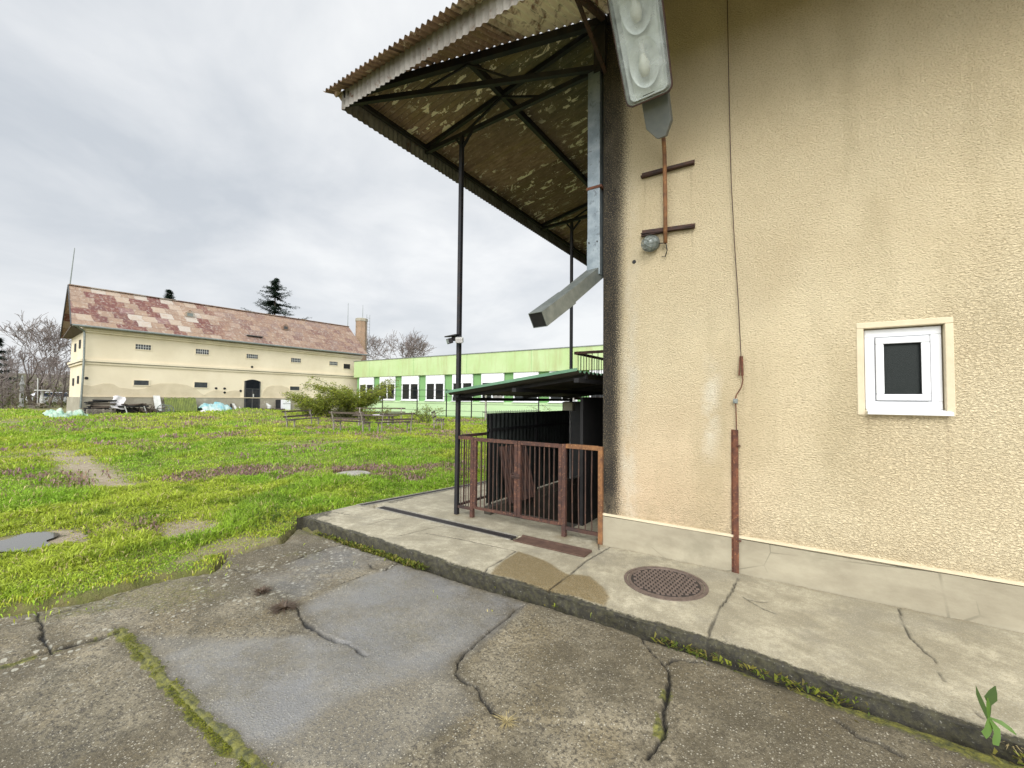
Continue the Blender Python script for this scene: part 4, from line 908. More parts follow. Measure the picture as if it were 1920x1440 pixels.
def kerbpos():
    x = rnd.uniform(-3.75, 3.2); n_ = gut_n(x); k = n_ + (.16 if -3.3 < x < -1.0 else -.06) + (.08 if 1.2 < x < 2.0 else 0)
    if rnd.random() > (k - .46) * 3.5: return None
    y = float(KY(np.array([x]))[0]) - .02 - abs(rnd.gauss(0, .045)) - (.05 * rnd.random() if x > .8 else 0); return x, y, zA(x) - .015 + rnd.uniform(0, .02)
sprinkle(9000, kerbpos, .028, MG, .4)
mj = px_pts(MOSSJ, ZA)
def mossp():
    i = rnd.randrange(len(mj) - 1); t = rnd.random(); x = mj[i][0] * (1 - t) + mj[i + 1][0] * t + rnd.gauss(0, .022); y = mj[i][1] * (1 - t) + mj[i + 1][1] * t + rnd.gauss(0, .022)
    if gut_n(x * 4 + y * 3) < .42: return None
    return x, y, zA(x) + .0
sprinkle(5200, mossp, .011, [(.14, .16, .015), (.20, .20, .02), (.08, .09, .015)], .75)
MAT['weeds'] = None
def mk_vleaf(name, tr=.3, rough=.6):
    k = NM(name); c, ch, al = k.attr('col'); k.link(c, k.b.inputs['Base Color']); k.b.inputs['Roughness'].default_value = rough; k.b.inputs['Specular IOR Level'].default_value = .25
    t = k.new('ShaderNodeBsdfTranslucent'); k.link(c, t.inputs[0]); mx = k.new('ShaderNodeMixShader'); mx.inputs[0].default_value = tr
    k.link(k.b.outputs[0], mx.inputs[1]); k.link(t.outputs[0], mx.inputs[2]); k.link(mx.outputs[0], k.n['Material Output'].inputs[0]); return k.m
MAT['vleaf'] = mk_vleaf('foliage')
tag(np_mesh('kerb_weeds', V, F, 'vleaf', {'col': C4}), 'small mossy weeds along the kerb foot and in the asphalt joint', 'weeds', kind='stuff')
# grit: pale pebbles loose on the rough asphalt
b = MB()
for i in range(48):
    if i < 26: u, v = rnd.uniform(250, 420), rnd.uniform(1110, 1215)
    else: u, v = rnd.uniform(560, 1180), rnd.uniform(1030, 1110)
    p = on_z(u, v, ZA)
    if i >= 26:
        t = rnd.random(); a0, a1 = on_z(555, 1138, ZA), on_z(748, 1054, ZA); p = a0.lerp(a1, t) + Vector((rnd.gauss(0, .02), rnd.gauss(0, .02), 0))
    r = rnd.uniform(.004, .014); k = rnd.uniform(.5, 1); t = rnd.uniform(0, 3)
    pts = [p + Vector((math.cos(t + q) * r * rnd.uniform(.7, 1.2), math.sin(t + q) * r * k * rnd.uniform(.7, 1.2), .001)) for q in (0, 1.1, 2.1, 3.2, 4.2, 5.3)]
    b.prism(pts, (0, 0, r * .45))
MAT['pebble'] = pm('pale_grit', (.34, .32, .26), (.25, .235, .19), 30, .85)
tag(b.build('loose_grit', 'pebble', bevel=.002), 'pale stone grit scattered over the rough asphalt', 'grit', kind='stuff')
# ================================================================= granary
FX = -34.5
def mk_gwall():
    k = NM('granary_render'); p = k.xyz()
    base = k.mix(k.ramp(k.noise(.5, 5, .6), [(.35, 0.0), (.65, 1.0)]), (.66, .575, .42), (.73, .645, .485))
    base = k.mix(k.math('MULTIPLY', k.mr(p[2], 5.0, 5.9), k.ramp(k.noise(.9, 4, .7, k.P((1, 1, .2))), [(.45, 0.0), (.65, .5)])), base, (.42, .36, .24))
    return k.done(base, .92, 0, k.bump(k.noise(3, 5, .7), .02, .4))
MAT['gwall'] = mk_gwall()
MAT['gpatch'] = pm('bare_render', (.60, .515, .37), (.53, .45, .315), 1.6, .95, 0, .01, 9, (3, (.56, .48, .35), .6))
MAT['gplinth'] = pm('granary_plinth', (.36, .33, .255), (.28, .25, .19), 1.2, .95, 0, .02, 6, (2.2, (.44, .40, .30), .6))
def mk_roof():
    k = NM('patched_metal_roof'); p = k.xyz(); v = k.new('ShaderNodeCombineXYZ'); k.link(k.math('DIVIDE', p[1], 1.0), v.inputs[0]); k.link(k.math('DIVIDE', p[2], .42), v.inputs[1])
    sy = k.math('FLOOR', k.math('DIVIDE', p[2], .44)); yy = k.math('ADD', k.math('ADD', p[1], k.math('MULTIPLY', k.noise(2.2, 4, .7), .35)), k.math('MULTIPLY', sy, .37)); cy = k.math('FLOOR', k.math('DIVIDE', yy, .74))
    cell = k.new('ShaderNodeCombineXYZ'); k.link(cy, cell.inputs[0]); k.link(sy, cell.inputs[1]); wn = k.new('ShaderNodeTexWhiteNoise'); k.link(cell.outputs[0], wn.inputs[0])
    r = wn.outputs['Value']; right = k.math('MULTIPLY', k.mr(k.math('ADD', p[1], k.math('MULTIPLY', k.noise(.6, 3), 2.5)), 10.0, 12.5), .85)
    pal = k.ramp(r, [(0, (.25, .17, .12)), (.14, (.36, .28, .21)), (.30, (.135, .046, .036)), (.50, (.26, .175, .12)), (.64, (.40, .35, .295)), (.78, (.12, .045, .038)), (.92, (.20, .11, .10))], 'CONSTANT')
    pal2 = k.ramp(r, [(0, (.20, .118, .085)), (.3, (.25, .165, .115)), (.6, (.165, .092, .072)), (.85, (.29, .205, .15))], 'CONSTANT')
    base = k.mix(right, pal, pal2); base = k.mix(k.ramp(k.noise(2.6, 5, .7), [(.48, 0.0), (.70, .6)]), base, (.34, .22, .14)); base = k.mix(k.ramp(k.noise(6, 4, .7, k.P((1, 1, .5))), [(.52, 0.0), (.66, .6)]), base, (.42, .37, .31))
    fy = k.math('FRACT', k.math('DIVIDE', yy, .74)); fz = k.math('FRACT', k.math('DIVIDE', p[2], .44))
    seam = k.math('MAXIMUM', k.mr(fz, .10, .0), k.mr(fy, .05, .0)); base = k.mix(k.math('MULTIPLY', seam, .5), base, (.07, .04, .035))
    return k.done(base, .65, .1, k.bump(k.math('ADD', fz, k.noise(3, 4)), .03))
MAT['groof'] = mk_roof()
gr = thing('granary', (FX, 12, .4), 'long two storey cream granary with patched rusty metal roof across the grass', 'building')
G0 = Vector((FX, 2.45, 0)); G1 = Vector((FX, 22.4, 0)); B0 = Vector((-40.2, 2.9, 0)); B1 = Vector((-40.2, 22.4, 0)); ZE = 5.85
b = MB(); b.prism([B0, G0, G1, B1], (0, 0, ZE)); 
ridge0 = Vector((-37.4, 2.15, 8.72)); ridge1 = Vector((-37.4, 22.9, 9.02)); e0 = Vector((FX + .42, 1.78, 5.82)); e1_ = Vector((FX + .42, 22.85, 5.92)); f0 = Vector((-40.75, 2.45, 5.62)); f1 = Vector((-40.75, 22.85, 5.92))
b.add([G0 + Vector((0, .0, ZE)), B0 + Vector((0, 0, ZE)), Vector((-37.4, 2.68, 8.5))], [(0, 2, 1), (0, 1, 2)])
b.add([G1 + Vector((0, 0, ZE)), B1 + Vector((0, 0, ZE)), Vector((-37.4, 22.4, 8.7))], [(0, 1, 2)])
b.build('wall', 'gwall', gr)
b = MB(); t_ = Vector((0, 0, .10)); b.add([e0, e1_, ridge1, ridge0, f0, f1, e0 - t_, e1_ - t_, ridge1 - t_, ridge0 - t_, f0 - t_, f1 - t_], [(0, 1, 2, 3), (3, 2, 5, 4), (9, 8, 7, 6), (10, 11, 8, 9), (0, 6, 7, 1), (4, 5, 11, 10), (1, 7, 8, 2), (2, 8, 11, 5)])
roof = b.build('roof', 'groof', gr)
MAT['board'] = pm('dark_barge_board', (.045, .05, .055), (.07, .065, .06), 3, .8)
b = MB(); b.bar(e0 + Vector((0, -.02, -.08)), ridge0 + Vector((0, -.02, -.04)), .05, .13); b.bar(ridge0 + Vector((0, -.02, -.04)), f0 + Vector((0, -.02, -.08)), .05, .16); b.build('barge_board', 'board', gr)
b = MB(); b.prism([e0 + Vector((-.35, .05, -.10)), f0 + Vector((.35, .05, -.10)), B0 + Vector((0, .0, ZE - .34)), G0 + Vector((0, 0, ZE - .34))], (0, 0, .09)); b.build('gable_soffit', 'wood', gr)
b = MB(); b.bar(ridge0 + Vector((0, 0, .02)), ridge1 + Vector((0, 0, .02)), .25, .06); b.build('ridge_cap', 'groof', roof)
b = MB(); b.tube([e0 + Vector((.06, .02, -.06)), e1_ + Vector((.06, 0, -.06))], .075, 8); b.build('gutter', 'galv_dull', gr)
# cornice under the eaves and string course between storeys
b = MB(); b.box(FX - .01, FX + .22, 2.30, 22.42, ZE - .28, ZE - .14); b.box(FX - .01, FX + .12, 2.36, 22.41, ZE - .40, ZE - .281); b.build('cornice', 'gwall', gr)
b = MB(); b.box(FX - .01, FX + .13, 2.34, 22.44, 3.66, 3.80); b.box(FX - .01, FX + .07, 2.39, 22.43, 3.50, 3.659); b.bar(Vector((FX + .1, 2.36, 3.73)), Vector((-40.2, 2.81, 3.73)), .14, .14); b.bar(Vector((FX, 2.40, 3.58)), Vector((-40.2, 2.86, 3.58)), .10, .155); b.build('string_course', 'gwall', gr)
b = MB(); b.bar(Vector((FX + .115, 2.34, 3.648)), Vector((FX + .115, 22.44, 3.648)), .03, .02); b.bar(Vector((FX + .06, 2.3, 3.648)), Vector((-40.2, 2.76, 3.648)), .03, .02); b.build('drip_line', 'board', gr)
b = MB(); b.box(FX - .01, FX + .06, 2.38, 22.44, -.2, 1.46); b.bar(Vector((FX, 2.40, .7)), Vector((-40.2, 2.85, .7)), .1, 1.52, up=(0, 0, 1)); b.build('plinth', 'gplinth', gr)
b = MB(); b.box(FX - .01, FX + .085, 2.37, 22.44, 1.462, 1.52); b.build('plinth_ledge', 'gpatch', gr)
# bare patches of render, wavy outline read off the facade
def patch(uv, th=.018):
    b = MB(); pts = [on_x(u, v, FX) for u, v in uv]; b.prism([(FX - .01, p.y, p.z) for p in pts], (th + .01, 0, 0)); b.build('bare_patch', 'gpatch', gr)
ledge = lambda u: 743.5 + (u - 150) * .012
patch([(154, ledge(154)), (300, ledge(300)), (393, ledge(393)), (376, 737), (366, 728), (350, 722), (330, 719), (300, 719), (284, 722), (272, 728), (258, 730), (224, 727), (214, 721), (206, 719), (193, 719), (180, 722), (172, 724), (162, 722), (156, 722)])
patch([(396, ledge(396) + .6), (449, ledge(449) + .6), (450, 733), (440, 732), (432, 733), (424, 735), (412, 732), (400, 732), (388, 737), (382, 741)])
patch([(490, ledge(490) + 1), (546, ledge(546) + 1), (548, 735), (540, 727), (528, 723), (510, 723), (500, 726), (494, 733)])
# windows: slits with iron bars
MAT['glass_block'] = pm('dirty_glass', (.02, .024, .028), (.05, .055, .06), 4, .3)
def gwin(u0, v0, u1, v1, barred, open_=False):
    p = on_x(u0, v0, FX); q = on_x(u1, v1, FX); y0, y1, z1, z0 = p.y, q.y, p.z, q.z
    w = MB().box(FX - .02, FX + .021, y0, y1, z0, z1).build('window', 'black' if open_ else 'glass_block', gr)
    b = MB(); frame_x(b, FX, y0, y1, z0, z1, .05, .04); b.build('reveal', 'gwall', w)
    if barred:
        b = MB()
        for i in range(1, 6): yy = y0 + (y1 - y0) * i / 6; b.box(FX + .0215, FX + .034, yy - .012, yy + .012, z0, z1)
        b.box(FX + .0216, FX + .036, y0, y1, (z0 + z1) / 2 - .012, (z0 + z1) / 2 + .012); b.build('bars', 'offwhite', w)
def frame_x(b, x, y0, y1, z0, z1, w, d):
    b.box(x - .01, x + d, y0 - w, y1 + w, z1, z1 + w); b.box(x - .01, x + d, y0 - w, y1 + w, z0 - w, z0); b.box(x - .01, x + d, y0 - w, y0, z0, z1); b.box(x - .01, x + d, y1, y1 + w, z0, z1)
for w in ((254, 645, 282.5, 656.5), (367, 654, 391, 665), (462, 663.5, 483, 673), (545.5, 671, 563.5, 680), (617.5, 677.5, 632.5, 685.5)): gwin(*w, True)
gwin(644, 682, 656, 692, False, True)
for w in ((251, 713, 278.5, 722.5), (364.5, 716.5, 388.5, 727), (543.5, 724.5, 561, 732)): gwin(*w, False)
for u, v in ((472.5, 688), (162, 709), (405, 728), (421, 728.5), (421, 736), (451, 733)):
    p = on_x(u, v, FX); b = MB(); b.tube([(FX - .01, p.y, p.z), (FX + .03, p.y, p.z)], .09, 10); b.build('wall_hole', 'black', gr)
# end wall slits
for fr, z0, z1 in ((.28, 4.55, 5.1), (.62, 4.45, 5.0), (.3, 2.3, 2.8), (.66, 2.2, 2.7)):
    p = G0.lerp(B0, fr); b = MB(); b.box(p.x - .25, p.x + .25, p.y - .03, p.y + .05, z0, z1); b.build('window', 'black', gr)
# arched double door
p0 = on_x(456.5, 768, FX); p1 = on_x(486.5, 768, FX); zt = on_x(470, 711.5, FX).z; zb = .50
def arch(y0, y1, z0, zs, zt, n=10): return [(y0, z0), (y1, z0)] + [(y1 + (y0 - y1) * i / n, zs + (zt - zs) * math.sin(math.pi * i / n)) for i in range(n + 1)]
b = MB(); b.prism([(FX - .01, y, z) for y, z in arch(p0.y, p1.y, zb, zt - .16, zt)], (.075, 0, 0)); MAT['door_dark'] = pm('dark_door', (.006, .008, .011), (.012, .013, .016), 3, .9)
MAT['door_dark'].node_tree.nodes['Principled BSDF'].inputs['Specular IOR Level'].default_value = .1
door = b.build('door', 'door_dark', gr)
ym = (p0.y + p1.y) / 2; zf = zt - .75
b = MB(); b.box(FX + .066, FX + .085, p0.y + .05, p1.y - .05, zf - .04, zf + .02); b.box(FX + .0661, FX + .083, ym - .03, ym + .03, zb, zf - .04)
for y in (p0.y + .02, p1.y - .09): b.box(FX + .0662, FX + .083, y, y + .07, zb, zt - .2)
b.build('door_frame', 'board', door)
for a_, c_ in ((p0.y + .12, ym - .06), (ym + .06, p1.y - .12)):
    b = MB()
    for i in range(6): y = a_ + (c_ - a_) * i / 5; b.box(FX + .066, FX + .078, y - .012, y + .012, zb + .1, zf - .08)
    b.build('door_bars', 'board', door)
b = MB(); b.box(FX + .084, FX + .10, ym + .02, ym + .10, 1.55, 1.8); b.build('lock_plate', 'offwhite', door)
b = MB(); frame_x(b, FX - .002, p0.y, p1.y, zb, zt - .12, .10, .03); b.build('door_surround', 'gwall', gr)
# rainwater pipe at the near corner, little roof vents, lightning rods
P_ = [on_x(u, v, FX + .18) for u, v in ((140, 611), (158, 621), (158.5, 628), (157, 680), (155, 710), (151, 765))]
b = MB(); P_[0].x = FX + .40; b.tube(P_, .055, 8); b.build('rainwater_pipe', 'galv_dull', gr)
rn = ((ridge1 - ridge0).cross(e0 - ridge0)).normalized(); rn = -rn if rn.z < 0 else rn
def roofpt(u, v):
    d = Vector(ray(u, v)); o_ = Vector(CAM); t = (e0 - o_).dot(rn) / d.dot(rn); return o_ + d * t
for u, v, s in ((353, 589, .30), (532, 613.5, .26)):
    c = roofpt(u, v); b = MB(); b.prism([c + Vector((.35, -s, -.28)), c + Vector((.35, s, -.28)), c + Vector((.35, s, .05)), c + Vector((.35, 0, .30)), c + Vector((.35, -s, .05))], (-.9, 0, 0)); vent = b.build('roof_vent', 'groof', roof); b = MB(); b.box(c.x + .351, c.x + .362, c.y - s * .6, c.y + s * .6, c.z - .2, c.z + .04); b.build('vent_opening', 'board' if u > 500 else 'galv_dull', vent)
for u, v in ((478, 631),):
    c = roofpt(u, v); b = MB(); b.bar(c + Vector((0, -.6, .04)), c + Vector((0, .6, .04)), .25, .06); b.build('roof_hatch', 'board', roof)
for (u0, v0), (u1, v1), x in (((131, 535), (140, 465), -37.4), ((652, 611), (653, 568), -37.4), ((680, 597), (680.5, 572), -38.6)):
    b = MB(); b.tube([on_x(u0, v0, x), on_x(u1, v1, x)], [.035, .02], 6); b.build('lightning_rod', 'galv_dull', gr)
# brick chimney beyond the right gable
MAT['brick'] = None
def mk_brick():
    k = NM('chimney_brick'); tc = k.new('ShaderNodeTexBrick'); tc.inputs['Scale'].default_value = 1.0; tc.inputs['Brick Width'].default_value = .26; tc.inputs['Row Height'].default_value = .09; tc.inputs['Mortar Size'].default_value = .012
    p = k.xyz(); v = k.new('ShaderNodeCombineXYZ'); k.link(k.math('ADD', p[0], p[1]), v.inputs[0]); k.link(p[2], v.inputs[1]); k.link(v.outputs[0], tc.inputs[0])
    tc.inputs[1].default_value = (.34, .19, .10, 1); tc.inputs[2].default_value = (.27, .155, .09, 1); tc.inputs[3].default_value = (.36, .32, .25, 1)
    c = k.mix(k.ramp(k.noise(1.2, 5, .7), [(.45, 0.0), (.65, .6)]), tc.outputs[0], (.20, .14, .085)); return k.done(c, .9)
MAT['brick'] = mk_brick()
ch_l = on_x(666, 640, -37.9); ch_r = on_x(688, 640, -37.9); cz = on_x(677, 597, -37.9).z
ch = thing('chimney', (-37.9, (ch_l.y + ch_r.y) / 2, 0), 'brick chimney with dark rim beside the right end of the granary roof', 'chimney')
w_ = (ch_r.y - ch_l.y) * .42; cy_ = (ch_l.y + ch_r.y) / 2
b = MB(); b.lathe([(w_ * 1.0, .2), (w_ * .96, cz - .35)], (-37.9, cy_, 0), 8); b.build('stack', 'brick', ch)
b = MB(); b.lathe([(w_ * 1.04, cz - .35), (w_ * 1.05, cz - .05), (w_ * .85, cz), (w_ * .7, cz - .1)], (-37.9, cy_, 0), 8); b.build('rim', 'gplinth', ch)
b = MB(); 
for s in (-.2, .2): b.tube([(-37.9 + w_ + .12, cy_ + .3 + s, 3), (-37.9 + w_ + .12, cy_ + .3 + s, cz + .4)], .02, 5)
for i in range(14): z = 6 + i * .33; b.tube([(-37.9 + w_ + .12, cy_ + .1, z), (-37.9 + w_ + .12, cy_ + .5, z)], .015, 5)
b.build('ladder', 'galv_dull', ch)

# ================================================================= green single storey building
GY = 21.0
def mk_green(name, a, c, streak=True):
    k = NM(name); base = k.mix(k.ramp(k.noise(.6, 5, .6), [(.35, 0.0), (.65, 1.0)]), a, c)
    if streak: base = k.mix(k.ramp(k.noise(1.6, 5, .7, k.P((1, 1, .14))), [(.48, 0.0), (.66, .6)]), base, (.36, .36, .17))
    return k.done(base, .85)
MAT['green_wall'] = mk_green('light_green_wall', (.44, .60, .34), (.48, .64, .37), False); MAT['green_fascia'] = mk_green('light_green_fascia', (.40, .52, .24), (.46, .57, .30)); MAT['green_pier'] = mk_green('mid_green_pier', (.16, .33, .12), (.20, .38, .15), False)
MAT['pier_base'] = pm('green_plinth', (.17, .30, .12), (.22, .35, .16), 2, .9)
gb = thing('green_building', (-12, 26, .1), 'low flat roofed green building with white windows beyond the benches', 'building')
gl, gright = -33.7, 14
b = MB(); b.box(gl + .25, gright, GY + .22, 31, -.2, 4.98); b.build('wall', 'green_pier', gb)
b = MB(); b.box(gl, gright + .1, GY, 31.1, 3.52, 5.04); fas = b.build('fascia', 'green_fascia', gb)
b = MB(); b.box(gl - .04, gright + .14, GY - .04, 31.14, 5.041, 5.10); b.build('roof_edge', 'galv_dull', gb)
b = MB(); b.box(gl, gright, GY + .02, GY + .3, .22, 1.35); b.build('sill_wall', 'green_wall', gb)
b = MB(); b.box(gl - .02, gright, GY - .02, GY + .32, -.3, .20); b.build('plinth', 'pier_base', gb)
b = MB()
for i in range(8): x = gl + 2.3 + i * 5.89; b.box(x - .012, x + .012, GY - .004, GY + .02, 3.53, 5.03)
b.build('panel_joint', 'green_pier', gb)
MAT['pane'] = NM('window_pane').done((.012, .015, .016), .05, spec=.35)
MAT['curtain'] = pm('pale_curtain', (.35, .33, .30), (.22, .21, .20), 2, .8)
for i in range(15):
    x0 = -33.2 + i * 2.945 + .25; x1 = x0 + 2.10
    w = MB().box(x0, x1, GY + .12, GY + .16, 1.36, 3.51).build('window', 'white', gb)
    b = MB(); b.box(x0 + .02, x1 - .02, GY + .06, GY + .119, 2.80, 3.50); b.build('shutter_box', 'white', w)
    xm = (x0 + x1) / 2
    for a_, c_ in ((x0 + .12, xm - .09), (xm + .09, x1 - .12)):
        b = MB(); b.box(a_, c_, GY + .10, GY + .119, 1.50, 2.79); b.build('pane', 'pane', w)
    b = MB(); b.box(x0, x1, GY + .085, GY + .118, 1.40, 1.499); b.box(x0, x0 + .119, GY + .085, GY + .118, 1.50, 2.79); b.box(x1 - .119, x1, GY + .085, GY + .118, 1.50, 2.79); b.box(xm - .089, xm + .089, GY + .085, GY + .118, 1.50, 2.79); b.build('frame', 'white', w)
    b = MB(); b.box(x0 - .04, x1 + .04, GY - .06, GY + .1, 1.352, 1.395); b.build('sill', 'white', w)
    if rnd.random() < .35:
        b = MB(); b.box(xm + .12, x1 - .14, GY + .095, GY + .0995, 1.52, 2.77); b.build('curtain', 'curtain', w)

# wire fence in front of it
wf = thing('wire_fence', (-18, 19.4, .1), 'thin wire fence with dark posts in front of the green building', 'fence')
fy = 19.3
for u in (560, 636, 717, 782, 837, 884, 911, 1010):
    p = on_y(u, 760, fy); zz = tz1(p.x, fy); b = MB(); b.bar((p.x, fy, zz - .2), (p.x, fy, 2.28), .06 if u != 911 else .10, taper=1.0); b.build('fence_post', 'dark_steel' if u != 911 else 'concrete', wf)
b = MB()
for z in (2.24, 1.75, 1.2, .7): b.tube([(-33, fy - .04, z + .02), (-20, fy - .04, z - .02), (0, fy - .04, z)], .012 if z < 2 else .02, 4)
b.build('wires', 'dark_steel', wf)
sg = thing('picket_strip', (-14, 14, .1), 'short row of thin grey pickets far behind the sheet screen', 'fence')
b = MB()
a_, c_ = on_y(905, 772, 15.0), on_y(1010, 769, 15.0)
for i in range(26):
    p = a_.lerp(c_, i / 25); b.tube([(p.x, 15.0, tz1(p.x, 15.0)), (p.x, 15.0, p.z + .05)], .012, 4)
b.bar((a_.x, 15.0, a_.z - .03), (c_.x, 15.0, c_.z - .03), .03, .04); b.build('pickets', 'board', sg)

# ================================================================= benches
def bench_proto():
    t = thing('park_bench', (0, 0, 0), 'bench', 'bench')
    for x in (-.95, .95):
        b = MB(); b.bar((x, .02, -.05), (x, .05, .42), .05, .05); b.bar((x, .38, -.05), (x, .40, .44), .05, .05); b.bar((x, .0, .42), (x, .44, .44), .05, .05); b.bar((x, .40, .42), (x, .52, .88), .05, .05); b.build('leg', 'pale_wood', t)
    b = MB()
    for y in (.03, .16, .29): b.bar((-1.15, y, .47), (1.15, y, .47), .07, .035)
    b.build('seat', 'wood', t)
    b = MB()
    for z in (.60, .84): b.bar((-1.15, .405 + (z - .45) * .26, z), (1.15, .405 + (z - .45) * .26, z), .03, .075)
    b.build('backrest', 'wood', t); return t
def children(o): return [c for c in bpy.data.objects if c.parent == o]
def copy_tree(o, parent=None):
    c = o.copy(); col.objects.link(c)
    if parent is not None: c.parent = parent
    for ch_ in children(o): copy_tree(ch_, c)
    return c
proto = bench_proto(); BG = 'weathered benches standing in the grass'
def bench_at(i, pa, pb, label, ln=2.3, flip=False, tilt=0):
    """pa, pb: ground points of its two ends, left to right in the photo, seen from behind unless flip"""
    o = proto if i == 0 else copy_tree(proto); d = pb - pa; ang = math.atan2(d.y, d.x) + (0 if flip else math.pi)
    c = (pa + pb) / 2; o.location = (c.x, c.y, tz1(c.x, c.y)); o.rotation_euler = (tilt, 0, ang); o.scale = (d.length / ln,) + (1, 1); o['label'] = label; o['group'] = BG; return o
benches = []
def pb(u0, v0, u1, v1): return gpt(u0, v0), gpt(u1, v1)
benches.append(bench_at(0, *pb(634, 808, 700, 812), 'left half of the pair of plank benches seen from behind, ahead of the wooden table'))
benches.append(bench_at(1, *pb(702, 812, 768, 810), 'right half of the pair of plank benches seen from behind, ahead of the wooden table'))
benches.append(bench_at(2, *pb(548, 806, 602, 799), 'dark slatted bench set askew on the left, apart from the others', flip=True))
benches.append(bench_at(3, *pb(664, 792, 760, 791), 'bench on the far side of the wooden table, partly hidden', flip=True))
benches.append(bench_at(4, *pb(828, 808, 834, 800), 'lone bench seen end on near the canopy post', flip=True)); benches[-1].scale = (.8, 1, 1)
for o in benches: o['category'] = 'bench'
c = gpt(705, 801); tb = thing('picnic_table', c, 'low worn wooden table between the benches with scraps on it', 'table'); u_ = Vector((.8, .35, 0)).normalized(); v_ = Vector((-.35, .8, 0)).normalized(); zc = c.z
b = MB()
for s in (-.3, -.1, .1, .3): b.bar(c + u_ * -1.1 + v_ * s + Vector((0, 0, .60)), c + u_ * 1.1 + v_ * s + Vector((0, 0, .60)), .18, .04)
b.build('tabletop', 'wood', tb)
for s in (-.8, .8):
    for q in (-.3, .3):
        b = MB(); b.bar(c + u_ * s + v_ * q + Vector((0, 0, -.1)), c + u_ * s + v_ * q * .6 + Vector((0, 0, .58)), .08); b.build('leg', 'pale_wood', tb)
b = MB(); q = c + Vector((0, 0, .622)); b.prism([q + u_ * -.1 + v_ * -.2, q + u_ * .45 + v_ * -.25, q + u_ * .5 + v_ * .1, q + u_ * .0 + v_ * .2], (0, 0, .03)); tag(b.build('paper_scrap', 'sheet_white'), 'crumpled white scrap lying on the worn wooden table', 'scrap')
b = MB(); wl = gpt(661, 891); b.lathe([(.35, -.1), (.36, .03), (.33, .045), (.15, .05)], (wl.x, wl.y, wl.z), 20); MAT['pale_conc'] = pm('pale_concrete', (.36, .34, .30), (.25, .235, .20), 5, .9, 0, .006, 40, (11, (.12, .115, .09), .58))
w0 = b.build('well_cover', 'pale_conc', loc=wl); tag(w0, 'round pale concrete well cover lying low in the purple flowered grass', 'well cover')
# ================================================================= things lying along the granary wall
JX = FX + .9
def jp(u, v, x=JX): return on_x(u, v, x)
def gz_(p): return tz1(p.x, p.y)
def drape(name, mat_, u0, u1, v_top, depth, label, cat, seed, hump=2, x=JX):
    """a crumpled sheet over a heap, between photo columns u0..u1, top at v_top"""
    a, c = jp(u0, v_top, x), jp(u1, v_top, x); h = (a.z + c.z) / 2 - tz1(x, (a.y + c.y) / 2); n = 34; m_ = 16
    s, t = np.meshgrid(np.linspace(0, 1, n), np.linspace(0, 1, m_), indexing='ij'); s, t = s.ravel(), t.ravel()
    prof = np.clip(np.sin(np.pi * np.clip(t * 1.02, 0, 1)), 0, 1) ** .35 * np.clip(np.sin(np.pi * np.clip(s * .96 + .02, 0, 1)), 0, 1) ** .25
    hh = h * prof * (.25 + 1.35 * fbm(s * hump * 1.6 + seed, t * 2.6, seed)) ; yy = a.y + (c.y - a.y) * s; xx = x + depth / 2 - depth * t + .16 * (fbm(s * 5, t * 4, seed + 1) - .5)
    V = np.stack([xx, yy + .14 * (fbm(s * 6, t * 5, seed + 2) - .5), tz(xx, yy) - .03 + hh + .22 * (fbm(s * 8, t * 6, seed + 3) - .5) * (prof > .1)], 1)
    o = np_mesh(name, V, grid_faces(n, m_), mat_, loc=(x, (a.y + c.y) / 2, tz1(x, (a.y + c.y) / 2))); return tag(o, label, cat)
drape('tarpaulin', 'tarp_green', 86, 126, 767, 1.8, 'pale green tarpaulin over a low heap, leftmost before the granary corner', 'tarpaulin', 5, 2, JX + 2.2)
drape('tarpaulin', 'tarp_green', 125, 160, 766, 1.5, 'whitish green tarpaulin bundle just left of the timber pile', 'tarpaulin', 9, 2, JX + 1.8)
drape('tarpaulin', 'tarp_blue', 376, 428, 754, 1.5, 'turquoise tarpaulin over a heap between the green pickets and the granary door', 'tarpaulin', 14, 3)
drape('sheet', 'sheet_white', 376, 420, 768, 1.0, 'grimy white sheet spread in front of the turquoise tarpaulin heap', 'sheet', 19, 3, JX + .8)
def planks(u0, u1, v0, v1, n, x, mats, name, label, cat, sl=.15):
    a, c = jp(u0, v1, x), jp(u1, v0, x); t = thing(name, (x, (a.y + c.y) / 2, tz1(x, a.y)), label, cat); g = tz1(x, (a.y + c.y) / 2)
    for mi, mt in enumerate(mats):
        b = MB()
        for i in range(n):
            if i % len(mats) != mi: continue
            z = g + (c.z - g) * (i + .5) / n; k = rnd.uniform(-.3, .3); b.bar((x + rnd.uniform(-.35, .35), a.y + rnd.uniform(-.1, .35), z + rnd.uniform(-.05, .05)), (x + rnd.uniform(-.35, .35), c.y - rnd.uniform(-.1, .4), z + rnd.uniform(-.06, .06)), rnd.uniform(.12, .25), .07)
        b.build('planks', mt, t)
    return t
t = planks(160, 214, 750, 776, 22, JX, ('black', 'wood', 'black'), 'timber_pile', 'dark pile of old boards against the granary plinth, right of the green tarpaulin', 'timber pile')
